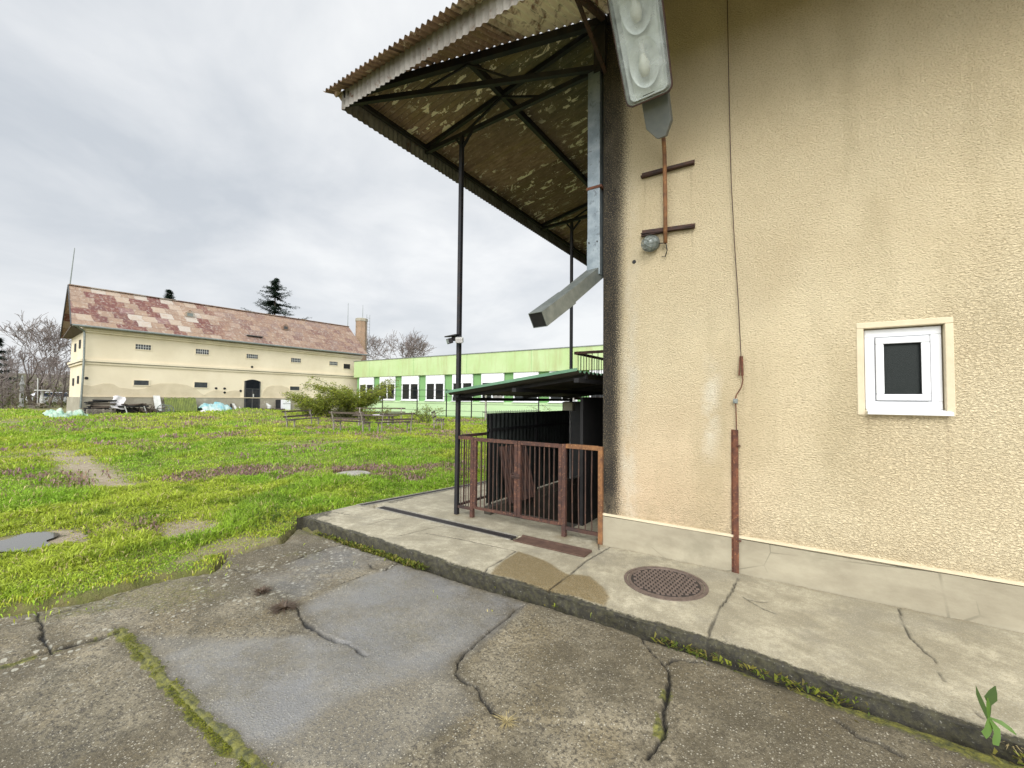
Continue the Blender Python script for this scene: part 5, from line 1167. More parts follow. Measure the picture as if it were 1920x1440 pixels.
# pallets leaning in front
def pallet(u0, u1, v0, v1, x, mt, label, tilt=.25):
    a, c = jp(u0, v1, x), jp(u1, v0, x); g = tz1(x, a.y); b = MB(); h = c.z - g
    for i in range(5): z = g + h * (.08 + .21 * i); b.bar((x - tilt * (z - g), a.y, z), (x - tilt * (z - g), c.y, z), .03, .10, up=(1, 0, 0))
    for i in range(3): y = a.y + (c.y - a.y) * (.04 + .46 * i); b.bar((x - .06, y, g - .05), (x - .06 - tilt * h, y, g + h), .08, .09)
    return tag(b.build('pallet', mt), label, 'pallet', 'pallets by the board pile')
pallet(163, 196, 767, 778, JX + .7, 'pale_wood', 'greyish slatted pallet standing before the dark board pile')
pallet(194, 210, 768, 779, JX + .8, 'pale_wood', 'short narrow pallet at the right end of the board pile')
a, c = jp(215, 743), jp(237, 766); b = MB(); n, m_ = 10, 14; V = []
for i in range(n):
    for j in range(m_):
        s, t_ = i / (n - 1), j / (m_ - 1); V.append((FX + .55 + .75 * t_ + .06 * math.sin(6 * s + 3 * t_), a.y + (c.y - a.y) * s - .35 * t_ * (1 - .4 * s) + .05 * math.sin(9 * t_), a.z + .0 - (a.z - c.z) * t_ + .05 * math.sin(5 * s)))
b.add(V, [(i * m_ + j, i * m_ + j + 1, (i + 1) * m_ + j + 1, (i + 1) * m_ + j) for i in range(n - 1) for j in range(m_ - 1)]); tag(b.build('cloth', 'sheet_white', solid=.02), 'greyish white cloth hanging from the plinth between board pile and dark table', 'cloth')
t = thing('worktable', jp(250, 778), 'long black topped table with thin pale legs before the granary plinth', 'table'); a, c = jp(218, 761), jp(274, 761); g = tz1(JX, a.y)
b = MB(); b.box(JX - .55, JX + .5, a.y, c.y, a.z - .08, a.z + .02); b.build('tabletop', 'black', t); b = MB()
for i in range(9): y = a.y + (c.y - a.y) * (i + .4) / 9; b.bar((JX - .5, y, a.z + .04), (JX + .6 + rnd.uniform(-.2, .2), y + rnd.uniform(-.3, .4), a.z + .06 + rnd.uniform(0, .1)), .12, .05)
b.build('scrap_boards', 'wood', t)
for u in (229, 265):
    p = jp(u, 765); b = MB(); b.tube([(JX + .5, p.y, a.z - .02), (JX + .55, p.y + .15, g - .05)], .03, 6); b.build('leg', 'offwhite', t)
b = MB(); b.box(JX - .5, JX + .1, a.y + .1, c.y - .4, g - .1, a.z - .15); b.build('shelf_box', 'black', t)
t = thing('scrap_heap', jp(283, 778), 'tangle of dark scrap sticks in front of the white boards by the green pickets', 'scrap heap'); b = MB(); g0 = jp(283, 776)
for i in range(34):
    y = g0.y + rnd.gauss(0, .55); z = tz1(JX, y); L_ = rnd.uniform(.5, 1.5); tt = rnd.uniform(-.9, .9); b.bar((JX + .2 + rnd.gauss(0, .2), y, z + rnd.uniform(0, .15)), (JX + rnd.gauss(0, .3), y + L_ * math.sin(tt), z + abs(L_ * math.cos(tt)) * rnd.uniform(.15, .5)), .05)
b.build('sticks', 'wood', t)
def leaning(name, u0, v0, u1, v1, w, mt, label, cat, x0=JX, x1=FX + .15):
    p, q = jp(u0, v0, x0), jp(u1, v1, x1); b = MB(); b.bar(p, q, w, .05, up=(1, 0, 0)); return tag(b.build(name, mt), label, cat)
leaning('board', 299, 776, 293, 742, .36, 'offwhite', 'wide whitish board leaning on the granary left of the green pickets', 'board')
leaning('board', 302, 776, 297, 744, .18, 'sheet_white', 'narrow whitish board leaning beside the wide one at the green pickets', 'board')
leaning('plank', 446, 773, 437, 757, .16, 'offwhite', 'pale plank leaning just left of the granary door', 'plank'); leaning('post', 434, 771, 433, 757, .10, 'black', 'short black post upright left of the pale plank', 'post', JX - .3, FX + .4)
leaning('stick', 452, 770, 450, 764, .2, 'offwhite', 'small white scrap at the foot of the granary door', 'scrap')
# old bicycle wheels in the scrap
b = MB()
for u, v, r in ((306, 768, .34), (315, 769, .32)):
    p = jp(u, v, JX + .3); b.tube([(p.x, p.y + r * math.cos(q), p.z + r * math.sin(q)) for q in (2 * math.pi * i / 20 for i in range(21))], .03, 5)
    for i in range(6): q = math.pi * i / 6; b.tube([(p.x, p.y - r * math.cos(q), p.z - r * math.sin(q)), (p.x, p.y + r * math.cos(q), p.z + r * math.sin(q))], .008, 4)
tag(b.build('bicycle_wheels', 'galv_dull'), 'pair of old spoked wheels leaning left of the green pickets', 'wheels')
MAT['moss_paint'] = pm('mossy_green_paint', (.20, .24, .05), (.12, .15, .04), 4, .8)
t = thing('leaning_fence', jp(344, 770), 'yellow green picket fence panel leaning on the granary plinth', 'fence panel'); a, c = jp(314, 770), jp(372, 746); g = a.z
b = MB()
for i in range(19): y = a.y + (c.y - a.y) * i / 18; b.bar((JX - .2, y, g - .05), (FX + .25, y + .02, c.z + rnd.uniform(-.05, .03)), .075, .03, up=(1, 0, 0))
b.build('pickets', 'moss_paint', t); b = MB()
for z in (.25, .8): zz = g + (c.z - g) * z; xx = JX - .22 + (FX + .23 - JX) * z; b.bar((xx - .05, a.y, zz), (xx - .05, c.y, zz), .05, .1)
b.build('rails', 'moss_paint', t)
t = thing('white_cabinet', jp(537, 772), 'white cabinet standing against the granary right of its door', 'cabinet'); a, c = jp(530, 772), jp(545, 749.5)
b = MB(); b.box(JX - .7, JX, a.y, c.y, a.z - .1, c.z); b.build('body', 'white', t); b = MB(); b.box(JX + .001, JX + .012, a.y, c.y, (a.z + c.z) / 2 + .15, (a.z + c.z) / 2 + .18); b.build('door_gap', 'board', t)
b = MB(); b.bar((JX - .35, a.y - .12, a.z - .1), (JX - .4, a.y - .12, c.z), .12, .5); tag(b.build('board', 'black'), 'dark board on edge left of the white cabinet', 'board')
t = thing('scrap_heap', jp(500, 772), 'low heap of dark stones and rubbish right of the granary door', 'scrap heap'); b = MB()
for i in range(26):
    p = jp(rnd.uniform(475, 528), 772); z = tz1(JX, p.y); r = rnd.uniform(.1, .3); x = JX + rnd.uniform(-.4, .3); b.prism([(x + r * math.cos(q) * rnd.uniform(.7, 1.2), p.y + r * math.sin(q) * rnd.uniform(.7, 1.3), z - .05) for q in (0, 1.2, 2.3, 3.4, 4.6, 5.5)], (rnd.uniform(-.05, .05), .03, r * .9))
b.build('rubble', 'wood', t); b = MB()
p = jp(504, 762); b.tube([(JX, p.y, p.z - .5), (JX - .1, p.y + .1, p.z), (JX - .2, p.y - .1, p.z + .25)], [.05, .16, .05], 7); b.build('sack', 'offwhite', t)

# ================================================================= trees
def np_tubes(segs, n=5):
    """segs: list of (p, q, r0, r1)"""
    P0 = np.array([s[0] for s in segs]); P1 = np.array([s[1] for s in segs]); r0 = np.array([s[2] for s in segs]); r1 = np.array([s[3] for s in segs])
    d = P1 - P0; d /= np.linalg.norm(d, axis=1, keepdims=True) + 1e-9; a = np.where(np.abs(d[:, 2:3]) < .9, [[0, 0, 1.]], [[1., 0, 0]]); sx = np.cross(d, a); sx /= np.linalg.norm(sx, axis=1, keepdims=True); sy = np.cross(d, sx)
    V = []; 
    for P, r in ((P0, r0), (P1, r1)):
        for k_ in range(n): t = 2 * math.pi * k_ / n; V.append(P + (sx * math.cos(t) + sy * math.sin(t)) * r[:, None])
    V = np.stack(V, 1).reshape(-1, 3); N = len(segs); base = np.arange(N) * 2 * n; F = []
    for k_ in range(n): F.append(np.stack([base + k_, base + (k_ + 1) % n, base + n + (k_ + 1) % n, base + n + k_], 1))
    return V, np.concatenate(F)
def grow(p, d, L, r, depth, segs, twigs, spread=.5, up=.12, kids=(2, 3), rg=rnd):
    p = Vector(p); d = Vector(d).normalized(); n = 3
    for i in range(n):
        q = p + d * L / n; segs.append((tuple(p), tuple(q), r, r * .86)); r *= .86; p = q
        d = (d + Vector((rg.gauss(0, .13), rg.gauss(0, .13), rg.gauss(0, .08) + up * .4))).normalized()
        if depth <= 2 and rg.random() < .8: 
            e = (d + Vector((rg.gauss(0, .7), rg.gauss(0, .7), rg.gauss(0, .4)))).normalized(); twigs.append((tuple(p), tuple(p + e * L * rg.uniform(.3, .7)), r * .4, .006))
    if depth == 0: return
    for i in range(rg.randint(*kids)):
        e = (d + Vector((rg.gauss(0, spread), rg.gauss(0, spread), rg.gauss(0, spread * .5) + up))).normalized(); grow(p, e, L * rg.uniform(.62, .86), r * rg.uniform(.6, .8), depth - 1, segs, twigs, spread, up, kids, rg)
def bare_tree(base, h, stems, label, depth=5, spread=.45, r=.16, group=None, seed=1, lean=.25, min_r=.012):
    rg = random.Random(seed); base = Vector(base); t = thing('bare_tree', base, label, 'tree', 'bare leafless trees around the yard'); segs = []; tw = []
    for i in range(stems):
        a = rg.uniform(0, 6.28); d = Vector((math.cos(a) * lean, math.sin(a) * lean, 1)); grow(base + Vector((math.cos(a) * .12, math.sin(a) * .12, -.1)), d, h * .27, r * rg.uniform(.6, 1), depth, segs, tw, spread, rg=rg)
    big = [s for s in segs if s[2] > r * .42]; small = [(a, b, max(c, min_r), max(d, min_r)) for a, b, c, d in segs if c <= r * .42] + [(a, b, max(c, min_r), min_r * .7) for a, b, c, d in tw]
    V, F = np_tubes(big, 6); np_mesh('trunk', V, F, 'bark', parent=t, loc=tuple(base)); V, F = np_tubes(small, 3); np_mesh('crown', V, F, 'twig', parent=t, loc=tuple(base)); return t
def gbase(u, v, d): p = at(u, v, d); p.z = tz1(p.x, p.y) - .1; return p
bare_tree(gbase(62, 770, 40), 9.4, 4, 'tall bare tree with several stems left of the granary', 5, .42, .20, seed=3, min_r=.016)
bare_tree(gbase(98, 765, 52), 7.5, 2, 'thin bare tree close to the left corner of the granary', 5, .40, .12, seed=8, min_r=.018)
bare_tree(gbase(12, 768, 46), 8, 2, 'bare tree at the left edge of the picture', 5, .5, .13, seed=11, min_r=.018)
bare_tree(gbase(738, 745, 56), 12.5, 4, 'spreading bare tree rising behind the green building roof', 5, .52, .22, seed=5, lean=.5, min_r=.022)
def conifer(base, h, w, label, seed, z0=.1):
    rg = random.Random(seed); base = Vector(base); t = thing('conifer', base, label, 'tree', 'dark conifers behind the granary'); b = MB(); b.tube([base, base + Vector((0, 0, h * .6)), base + Vector((0, 0, h))], [.28, .15, .03], 7); b.build('trunk', 'bark', t)
    V = []; F = []; C = []
    z = h * z0
    while z < h:
        f = 1 - z / h; n = rg.randint(7, 10); 
        for i in range(n):
            a = rg.uniform(0, 6.28); L = (w / 2) * (f ** .8) * rg.uniform(.35, 1.2) + .15; droop = rg.uniform(-.10, .22) * L; m_ = max(4, int(L / .16))
            for j in range(m_):
                s = (j + .5) / m_; c = Vector((math.cos(a) * L * s, math.sin(a) * L * s, z - droop * s * s + (.12 * L * max(0, s - .6))))
                for q in range(7):
                    sz = rg.uniform(.22, .5) * (1.15 - .6 * s); th = a + rg.choice((-1, 1)) * rg.uniform(.5, 1.3); e = Vector((math.cos(th), math.sin(th), rg.uniform(-.75, .15))) * sz; sd = Vector((-math.sin(th), math.cos(th), rg.uniform(-.4, .4))) * sz * .14; o = len(V)
                    cc = base + c + Vector((rg.gauss(0, .05), rg.gauss(0, .05), rg.gauss(0, .06))); V += [tuple(cc - sd), tuple(cc + sd), tuple(cc + e)]; F.append((o, o + 1, o + 2)); k_ = rg.uniform(.6, 1.3); C += [(.022 * k_, .042 * k_, .026 * k_, 1)] * 3
        z += rg.uniform(.25, .62) * (1.0 if f > .15 else .6)
    np_mesh('crown', V, F, 'vleaf', {'col': C}, parent=t, loc=tuple(base)); return t
conifer(at(510, 760, 52) * 1, 15.6, 19, 'large dark conifer showing above the middle of the granary roof', 4)
conifer(at(309, 760, 56), 15.3, 9, 'conifer whose tip only just shows above the granary roof on the left', 6)
p = at(-12, 770, 38); conifer(p, 6.6, 5.0, 'dark conifer branch reaching in from the left edge of the picture', 12, .45)
# leafy arching shrubs
def shrub(name, base, h, w, n, label, seed, cols_, dens=26, ls=.10, arch=.6):
    rg = random.Random(seed); base = Vector(base); t = thing(name, base, label, 'shrub', 'shrubs before the two buildings'); segs = []; V = []; F = []; C = []
    for i in range(n):
        a = rg.uniform(0, 6.28); r0 = rg.uniform(0, .5) * w; p = base + Vector((math.cos(a) * r0, math.sin(a) * r0 * .7, -.05)); hh = h * rg.uniform(.5, 1.05) * (1 - .35 * (r0 / (w * .5)) ** 2); th = rg.uniform(0, 6.28); d = Vector((math.cos(th) * .35, math.sin(th) * .35, 1)); L = hh * 1.25; m_ = 9; prev = p
        for j in range(1, m_ + 1):
            s = j / m_; d = (d + Vector((math.cos(th) * .16 * arch, math.sin(th) * .16 * arch, -.22 * arch * s)) + Vector((rg.gauss(0, .05), rg.gauss(0, .05), 0))).normalized(); q = prev + d * L / m_; segs.append((tuple(prev), tuple(q), .022 * (1 - .6 * s), .018 * (1 - .6 * s)))
            for k_ in range(int(dens * (0.15 + s))):
                c = prev.lerp(q, rg.random()) + Vector((rg.gauss(0, .10), rg.gauss(0, .10), rg.gauss(0, .09))); sz = ls * rg.uniform(.6, 1.4); e = Vector((rg.gauss(0, 1), rg.gauss(0, 1), rg.gauss(0, .6))).normalized() * sz; f = Vector((rg.gauss(0, 1), rg.gauss(0, 1), rg.gauss(0, .6))).normalized() * sz * .35; o = len(V); V += [tuple(c - e * .5), tuple(c + f * .5), tuple(c + e * .5), tuple(c - f * .5)]; F.append((o, o + 1, o + 2, o + 3)); cc = rg.choice(cols_); kk = rg.uniform(.6, 1.3); C += [(cc[0] * kk, cc[1] * kk, cc[2] * kk, 1)] * 4
            prev = q
    a_, f_ = np_tubes(segs, 4); np_mesh('stems', a_, f_, 'bark', parent=t, loc=tuple(base)); np_mesh('foliage', V, F, 'vleaf', {'col': C}, parent=t, loc=tuple(base)); return t
YG = [(.26, .30, .035), (.20, .25, .03), (.32, .33, .05), (.14, .18, .03)]
g_ = gpt(668, 778); g_ = at(664, 770, 29); g_.z = tz1(g_.x, g_.y); shrub('leafy_shrub', g_, 3.4, 2.1, 85, 'tall yellow green arching shrub at the corner of granary and green building', 21, YG, 34, .15)
g_ = at(598, 770, 29.5); g_.z = tz1(g_.x, g_.y); shrub('leafy_shrub', g_, 2.3, 2.6, 62, 'lower yellow green shrub left of the tall arching one before the granary', 22, YG, 28, .14)
g_ = at(700, 770, 27); g_.z = tz1(g_.x, g_.y); shrub('leafy_shrub', g_, 1.5, 1.6, 16, 'loose straggling shrub before the first white windows of the green building', 23, YG + [(.10, .14, .03)], 13, .12)
g_ = at(797, 770, 26); g_.z = tz1(g_.x, g_.y); shrub('leafy_shrub', g_, 1.55, 1.3, 15, 'small sparse shrub below the middle windows of the green building', 24, [(.16, .22, .04), (.24, .26, .06)], 12, .13)
g_ = at(1040, 752, 22); g_.z = tz1(g_.x, g_.y); shrub('leafy_shrub', g_, 1.7, 1.6, 18, 'shrub glimpsed between the green sheet roof and the dark screen', 25, [(.16, .22, .04), (.24, .26, .06)], 7, .10)
g_ = at(652, 775, 28.3); g_.z = tz1(g_.x, g_.y); shrub('dark_shrub', g_, .9, 2.4, 34, 'dark low undergrowth at the foot of the yellow green shrub', 26, [(.05, .06, .02), (.09, .10, .025)], 16, .10)

# far wood and rising ground on the left
b = MB(); 
xs_ = np.linspace(-170, -40, 40); ys_ = np.linspace(-60, 45, 40); X, Y = np.meshgrid(xs_, ys_, indexing='ij'); dd_ = np.hypot(X + 1.8, Y - 4.5); Z = -.6 + 6.0 * sst(-X, 62, 125) + 2.0 * (fbm(X * .05, Y * .05, 201) - .5) * sst(-X, 62, 90)
MAT['far_hill'] = pm('wooded_hillside', (.10, .105, .05), (.15, .12, .075), .12, .95, 0, .3, 1.2, (.5, (.12, .16, .05), .62))
tag(np_mesh('hillside', np.stack([X.ravel(), Y.ravel(), Z.ravel()], 1), grid_faces(40, 40), 'far_hill', None, True), kind='structure')
rg = random.Random(77); segs = []; V = []; F = []; C = []
for i in range(170):
    x = rg.uniform(-120, -50); y = rg.uniform(-28, 12); zz = -.6 + 6.0 * float(sst(np.array([-x]), 62, 125)[0]) - .3; h = rg.uniform(3, 5.6); p = Vector((x, y, zz)); q = p + Vector((rg.gauss(0, .5), rg.gauss(0, .5), h)); segs.append((tuple(p), tuple(q), .12, .04))
    for j in range(14):
        s = rg.uniform(.3, 1); c = p.lerp(q, s); e = Vector((rg.gauss(0, 1), rg.gauss(0, 1), rg.uniform(.2, 1))).normalized() * rg.uniform(1, 2.4) * (1.25 - s * .6); segs.append((tuple(c), tuple(c + e), .035, .012))
        for k_ in range(7):
            s2 = rg.random(); c2 = c + e * s2; e2_ = Vector((rg.gauss(0, 1), rg.gauss(0, 1), rg.gauss(.3, .7))).normalized() * rg.uniform(.4, 1.0); segs.append((tuple(c2), tuple(c2 + e2_), .016, .010))
for i in range(26000):
    x = rg.uniform(-90, -48); y = rg.uniform(-26, 10); zz = -.6 + 6.0 * float(sst(np.array([-x]), 62, 125)[0]); z = zz + abs(rg.gauss(0, 1.1)); s = rg.uniform(.12, .35); c = Vector((x, y, z)); e = Vector((rg.gauss(0, 1), rg.gauss(0, 1), rg.gauss(.4, .8))).normalized() * s * 2; f = Vector((rg.gauss(0, 1), rg.gauss(0, 1), 0)).normalized() * s * .3; o = len(V); V += [tuple(c - f), tuple(c + f), tuple(c + e)]; F.append((o, o + 1, o + 2)); cc = rg.choice([(.13, .105, .07), (.10, .09, .05), (.10, .13, .04), (.17, .14, .10)]); C += [(*cc, 1)] * 3
a_, f_ = np_tubes(segs, 3); tag(np_mesh('far_wood', a_, f_, 'twig'), 'brownish leafless wood on the rising ground far left', 'wood', kind='stuff')
tag(np_mesh('undergrowth', V, F, 'vleaf', {'col': C}), 'brown and green scrub at the foot of the far wood', 'scrub', kind='stuff')
# odds and ends by the wood
def fp(u, v, d): return at(u, v, d)
t = thing('stone_pillar', fp(41, 768, 40), 'weathered white pillar standing under the bare trees at the left', 'pillar'); p0_, p1_ = fp(39.5, 770, 40), fp(42, 704, 40); b = MB(); b.tube([p0_, p0_.lerp(p1_, .12), p0_.lerp(p1_, .15), p0_.lerp(p1_, .7), p0_.lerp(p1_, .75), p0_.lerp(p1_, .82), p1_], [.24, .22, .15, .13, .2, .12, .05], 9); b.build('shaft', 'offwhite', t)
t = thing('bird_table', fp(80, 768, 36), 'white flat topped stand on a post under the bare trees', 'stand'); c = fp(80, 733, 36); b = MB(); b.prism([c + Vector((a * .3, d * .45, 0)) for a, d in ((-1, -1), (1, -1), (1, 1), (-1, 1))], (0, 0, .09)); b.build('top', 'offwhite', t); b = MB(); b.tube([c, fp(78, 748, 36), fp(79, 770, 36)], [.07, .12, .14], 7); b.build('post', 'offwhite', t)
b = MB(); b.tube([fp(70, 772, 36.5), fp(71, 709, 36.5)], .035, 6); tag(b.build('thin_pole', 'offwhite'), 'slim white pole beside the white flat topped stand', 'pole')
b = MB()
for i in range(30):
    c = fp(72 + rnd.gauss(0, 4), 766 + rnd.uniform(-6, 4), 35.5); b.bar(c, c + Vector((rnd.gauss(0, .3), rnd.gauss(0, .5), rnd.gauss(.1, .25))), rnd.uniform(.05, .22), .05)
tag(b.build('rubbish_heap', 'pale_wood'), 'heap of pale rubbish under the white flat topped stand', 'scrap heap')
# parked car half hidden by the granary corner
MAT['car_paint'] = NM('white_car_paint').done((.72, .74, .76), .25); MAT['car_glass'] = NM('car_glass').done((.03, .05, .09), .08); MAT['tyre'] = NM('tyre_rubber').done((.012, .012, .013), .8)
cc = fp(104, 768, 47); cc.z = tz1(cc.x, cc.y); t = thing('parked_car', cc, 'white car parked far back behind the left corner of the granary', 'car'); hd = Vector((-.25, 1, 0)).normalized(); sd = Vector((1, .25, 0)).normalized(); up = Vector((0, 0, 1))
def car_prism(b, prof, w): b.prism([cc + hd * y + up * z - sd * w / 2 for y, z in prof], sd * w)
b = MB(); car_prism(b, [(-2.1, .3), (2.1, .3), (2.15, .75), (1.2, .95), (.55, 1.45), (-1.2, 1.48), (-2.05, .95)], 1.65); b.build('body', 'car_paint', t, bevel=.08)
b = MB(); car_prism(b, [(1.08, .97), (.50, 1.38), (-1.15, 1.40), (-1.85, .97)], 1.67); b.build('windows', 'car_glass', t)
for y in (-1.35, 1.35):
    for s in (-.7, .7):
        c = cc + hd * y + sd * s + up * .31; b = MB(); b.tube([c - sd * .1, c + sd * .1], .31, 16); b.build('wheel', 'tyre', t)
b = MB(); p_, q_ = fp(-10, 715, 60), fp(25, 717, 60); b.bar(p_, q_, .3, .3); b.bar(p_ + Vector((0, 0, -.2)), p_ + Vector((0, 0, -6)), .15); b.bar(q_ + Vector((0, 0, -.2)), q_ + Vector((0, 0, -6)), .15); MAT['lime'] = pm('lime_paint', (.30, .50, .20), (.25, .45, .17), 3, .7); tag(b.build('green_barrier', 'lime'), 'long light green bar between posts in the wood at the left edge', 'barrier')
# ================================================================= grass
rng = np.random.default_rng(11)
def field_points(n, r0, r1, pw):
    """points round the yard, thinning out with distance from the paving"""
    u = rng.random(n); k = 2 - pw
    r = (r0 ** k + u * (r1 ** k - r0 ** k)) ** (1 / k)
    a = np.radians(rng.uniform(-66, 28, n)) ; fx, fy = CF[0], CF[1]; fn = math.hypot(fx, fy); fx, fy = fx / fn, fy / fn
    x = CAM[0] + r * (fx * np.cos(a) + fy * np.sin(a)); y = CAM[1] + r * (fy * np.cos(a) - fx * np.sin(a)); return x, y, r
def blades(n, r0, r1, pw, hmul=1.0, kind='grass'):
    x, y, r = field_points(n, r0, r1, pw)
    ai = asph_in(x, y); pi_ = pav_in(x, y); B = bare(x, y); PU = purple(x, y)
    clump = fbm(x * 1.4, y * 1.4, 51); fine = fbm(x * 5, y * 5, 52); big = fbm(x * .33, y * .33, 53)
    edge = sst(np.maximum(ai, pi_), -.55, .0)
    keep = (ai < .05 - .16 * rng.random(n) + .5 * rng.random(n) ** 9 * (fbm(x * 3, y * 3, 57) > .5) * (y < -1.75)) & (pi_ < -.01) & (x > -60) & (y < 20.7) & (x > -34.0 + 0 * y) | ((x <= -34.0) & ((y < 2.0) | (y > 23)) & (ai < 0))
    keep &= rng.random(n) > B * .93
    keep &= ell(x, y, -5.45, -3.62, .46, .40) > 1; keep &= ell(x, y, wl.x, wl.y, .46, .46) > 1
    if kind == 'purple': keep &= rng.random(n) < PU * .8
    else: keep &= rng.random(n) > PU * .35
    for v in ('x', 'y', 'r', 'clump', 'fine', 'big', 'edge', 'PU', 'B'): pass
    x, y, r, clump, fine, big, edge, PU, B = (q[keep] for q in (x, y, r, clump, fine, big, edge, PU, B)); n = len(x); z = tz(x, y)
    ridge = 1 - sst(seg_dist(x, y, LUSH), .15, .55); lush = np.maximum(sst(clump * .6 + fine * .4, .36, .68), ridge)
    h = (.030 + .105 * lush) * rng.uniform(.5, 1.25, n) * hmul * (1 - .45 * edge) * (1 - .72 * np.clip(B * 2, 0, 1)); h *= 1 + .35 * sst(r, 8, 25)
    h = np.where(x > -3.9 - 0 * y, h * .8, h)
    w = (.0022 + .00052 * r) * rng.uniform(.7, 1.4, n)
    t = rng.uniform(0, 2 * np.pi, n); lean = rng.uniform(.15, 1.25, n); dx, dy = np.cos(t), np.sin(t); s2 = rng.uniform(0, 2 * np.pi, n)
    # colours: lush, yellowish, dry, by patches of the ground they grow on
    lushc = np.array([.225, .380, .034]); yel = np.array([.350, .430, .048]); dark = np.array([.075, .165, .014]); dry = np.array([.46, .39, .18])
    m1 = sst(big * .6 + .4 * fbm(x * .9, y * .9, 54), .40, .58)[:, None] * (1 - .8 * ridge[:, None]); c = lushc * (1 - m1) + yel * m1
    m2 = (sst(fbm(x * 2.0, y * 2.0, 55), .58, .72) * .55)[:, None]; c = c * (1 - m2) + dark * m2
    m3 = (np.clip(.75 * edge * sst(fine, .35, .6) + .8 * B + .10, 0, .9) * rng.random(n))[:, None]; c = c * (1 - m3) + np.array([.46, .42, .05]) * m3
    m4 = ((rng.random(n) < .06 + .12 * sst(PU, .2, .7)) * 1.0)[:, None]; c = c * (1 - m4) + dry * m4
    if kind == 'purple':
        pick = rng.random(n)[:, None]; c = np.where(pick < .45, np.array([.30, .19, .19]), np.where(pick < .75, np.array([.30, .21, .14]), np.array([.17, .22, .04]))); h = (.06 + .05 * rng.random(n)) * hmul * (1 + .4 * sst(r, 8, 25)); lean *= .5; w *= 1.9
    c = c * 1.1 * rng.uniform(.65, 1.35, n)[:, None]
    px, py = np.cos(s2) * w, np.sin(s2) * w; mx, my, mz = x + dx * h * lean * .35, y + dy * h * lean * .35, z + h * .62 ; tx, ty, tzz = x + dx * h * lean, y + dy * h * lean, z + h * (1.05 - .35 * lean)
    V = np.stack([np.stack([x - px * .6, y - py * .6, z - .01], 1), np.stack([mx + px, my + py, mz], 1), np.stack([tx, ty, tzz], 1), np.stack([mx - px, my - py, mz], 1)], 1).reshape(-1, 3)
    F = np.arange(4 * n).reshape(-1, 4); C = np.repeat(np.concatenate([c, np.ones((n, 1))], 1), 4, 0); return V, F, C
def merge(*L):
    V = []; F = []; C = []; o = 0
    for v, f, c in L: V.append(v); F.append(f + o); C.append(c); o += len(v)
    return np.concatenate(V), np.concatenate(F), np.concatenate(C)
V, F, C = merge(blades(340000, 3.2, 10, .6), blades(330000, 9, 24, .7), blades(150000, 22, 48, .6, 1.15))
tag(np_mesh('grass', V, F, 'vleaf', {'col': C}), 'bright uneven spring grass covering the whole yard', 'grass', kind='stuff')
V, F, C = merge(blades(170000, 5, 13, .7, 1, 'purple'), blades(130000, 12, 32, .7, 1.1, 'purple'))
tag(np_mesh('dead_nettle', V, F, 'vleaf', {'col': C}), 'drifts of purple dead nettle flowering in the grass', 'wildflowers', kind='stuff')
# broad leaved weeds in the nearer grass
x, y, r = field_points(26000, 3.4, 14, .9); B = bare(x, y); pk = (asph_in(x, y) < -.02) & (pav_in(x, y) < -.02) & (rng.random(len(x)) > B) & (fbm(x * 1.6, y * 1.6, 58) > .47); x, y, r = x[pk], y[pk], r[pk]; n = len(x); z = tz(x, y) + rng.uniform(.005, .055, n); t = rng.uniform(0, 6.28, n); s = rng.uniform(.008, .020, n); tl = rng.uniform(-.3, .9, n); dx, dy = np.cos(t) * s, np.sin(t) * s
V = np.stack([np.stack([x, y, z], 1), np.stack([x + dx * .6 - dy * .45, y + dy * .6 + dx * .45, z + s * tl * .6], 1), np.stack([x + dx * 1.3, y + dy * 1.3, z + s * tl], 1), np.stack([x + dx * .6 + dy * .45, y + dy * .6 - dx * .45, z + s * tl * .6], 1)], 1).reshape(-1, 3)
cs = np.array([[.10, .22, .02], [.19, .29, .025], [.07, .14, .015], [.30, .33, .03]])[rng.integers(0, 4, n)] * rng.uniform(.7, 1.3, n)[:, None]
tag(np_mesh('broad_weeds', V, np.arange(4 * n).reshape(-1, 4), 'vleaf', {'col': np.repeat(np.concatenate([cs, np.ones((n, 1))], 1), 4, 0)}), 'small broad leaved weeds mixed into the nearer grass', 'weeds', kind='stuff')
# dark leafy nettle clumps with upright flower heads
def clump(c, n, rad, h, label):
    V = []; F = []; C = []; c = Vector(c)
    for i in range(n):
        q = Vector((rnd.gauss(0, rad * .5), rnd.gauss(0, rad * .5), 0)); x, y = c.x + q.x, c.y + q.y; hh = h * rnd.uniform(.5, 1.1); z = tz1(x, y)
        for k_ in range(7):
            zz = z + hh * (k_ + .5) / 7; t = rnd.uniform(0, 6.28); s = .03 * (1.1 - .5 * k_ / 7) * rnd.uniform(.7, 1.3); e = Vector((math.cos(t), math.sin(t), rnd.uniform(-.4, .2))) * s; f = Vector((-math.sin(t), math.cos(t), 0)) * s * .4; o = len(V); p = Vector((x, y, zz)); V += [tuple(p), tuple(p + e * .6 + f), tuple(p + e), tuple(p + e * .6 - f)]; F.append((o, o + 1, o + 2, o + 3)); cc = (.13, .06, .08) if k_ > 5 and rnd.random() < .6 else rnd.choice([(.045, .095, .018), (.075, .14, .02), (.10, .17, .02)]); C += [(*cc, 1)] * 4
    tag(np_mesh('nettle_clump', V, F, 'vleaf', {'col': C}, loc=tuple(c)), label, 'weed clump')
for u, v, n, rad, h, lab in ((490, 972, 130, .42, .14, 'dark leafy weed clump in the grass just left of the pavement corner'), (225, 965, 120, .5, .13, 'weed clump with dark flower heads in the middle of the near grass'), (205, 990, 80, .35, .10, 'lower weed clump in front of the one with dark flower heads'), (20, 884, 60, .5, .16, 'dark green tuft at the left edge beside the worn path')):
    clump(gpt(u, v), n, rad, h, lab)
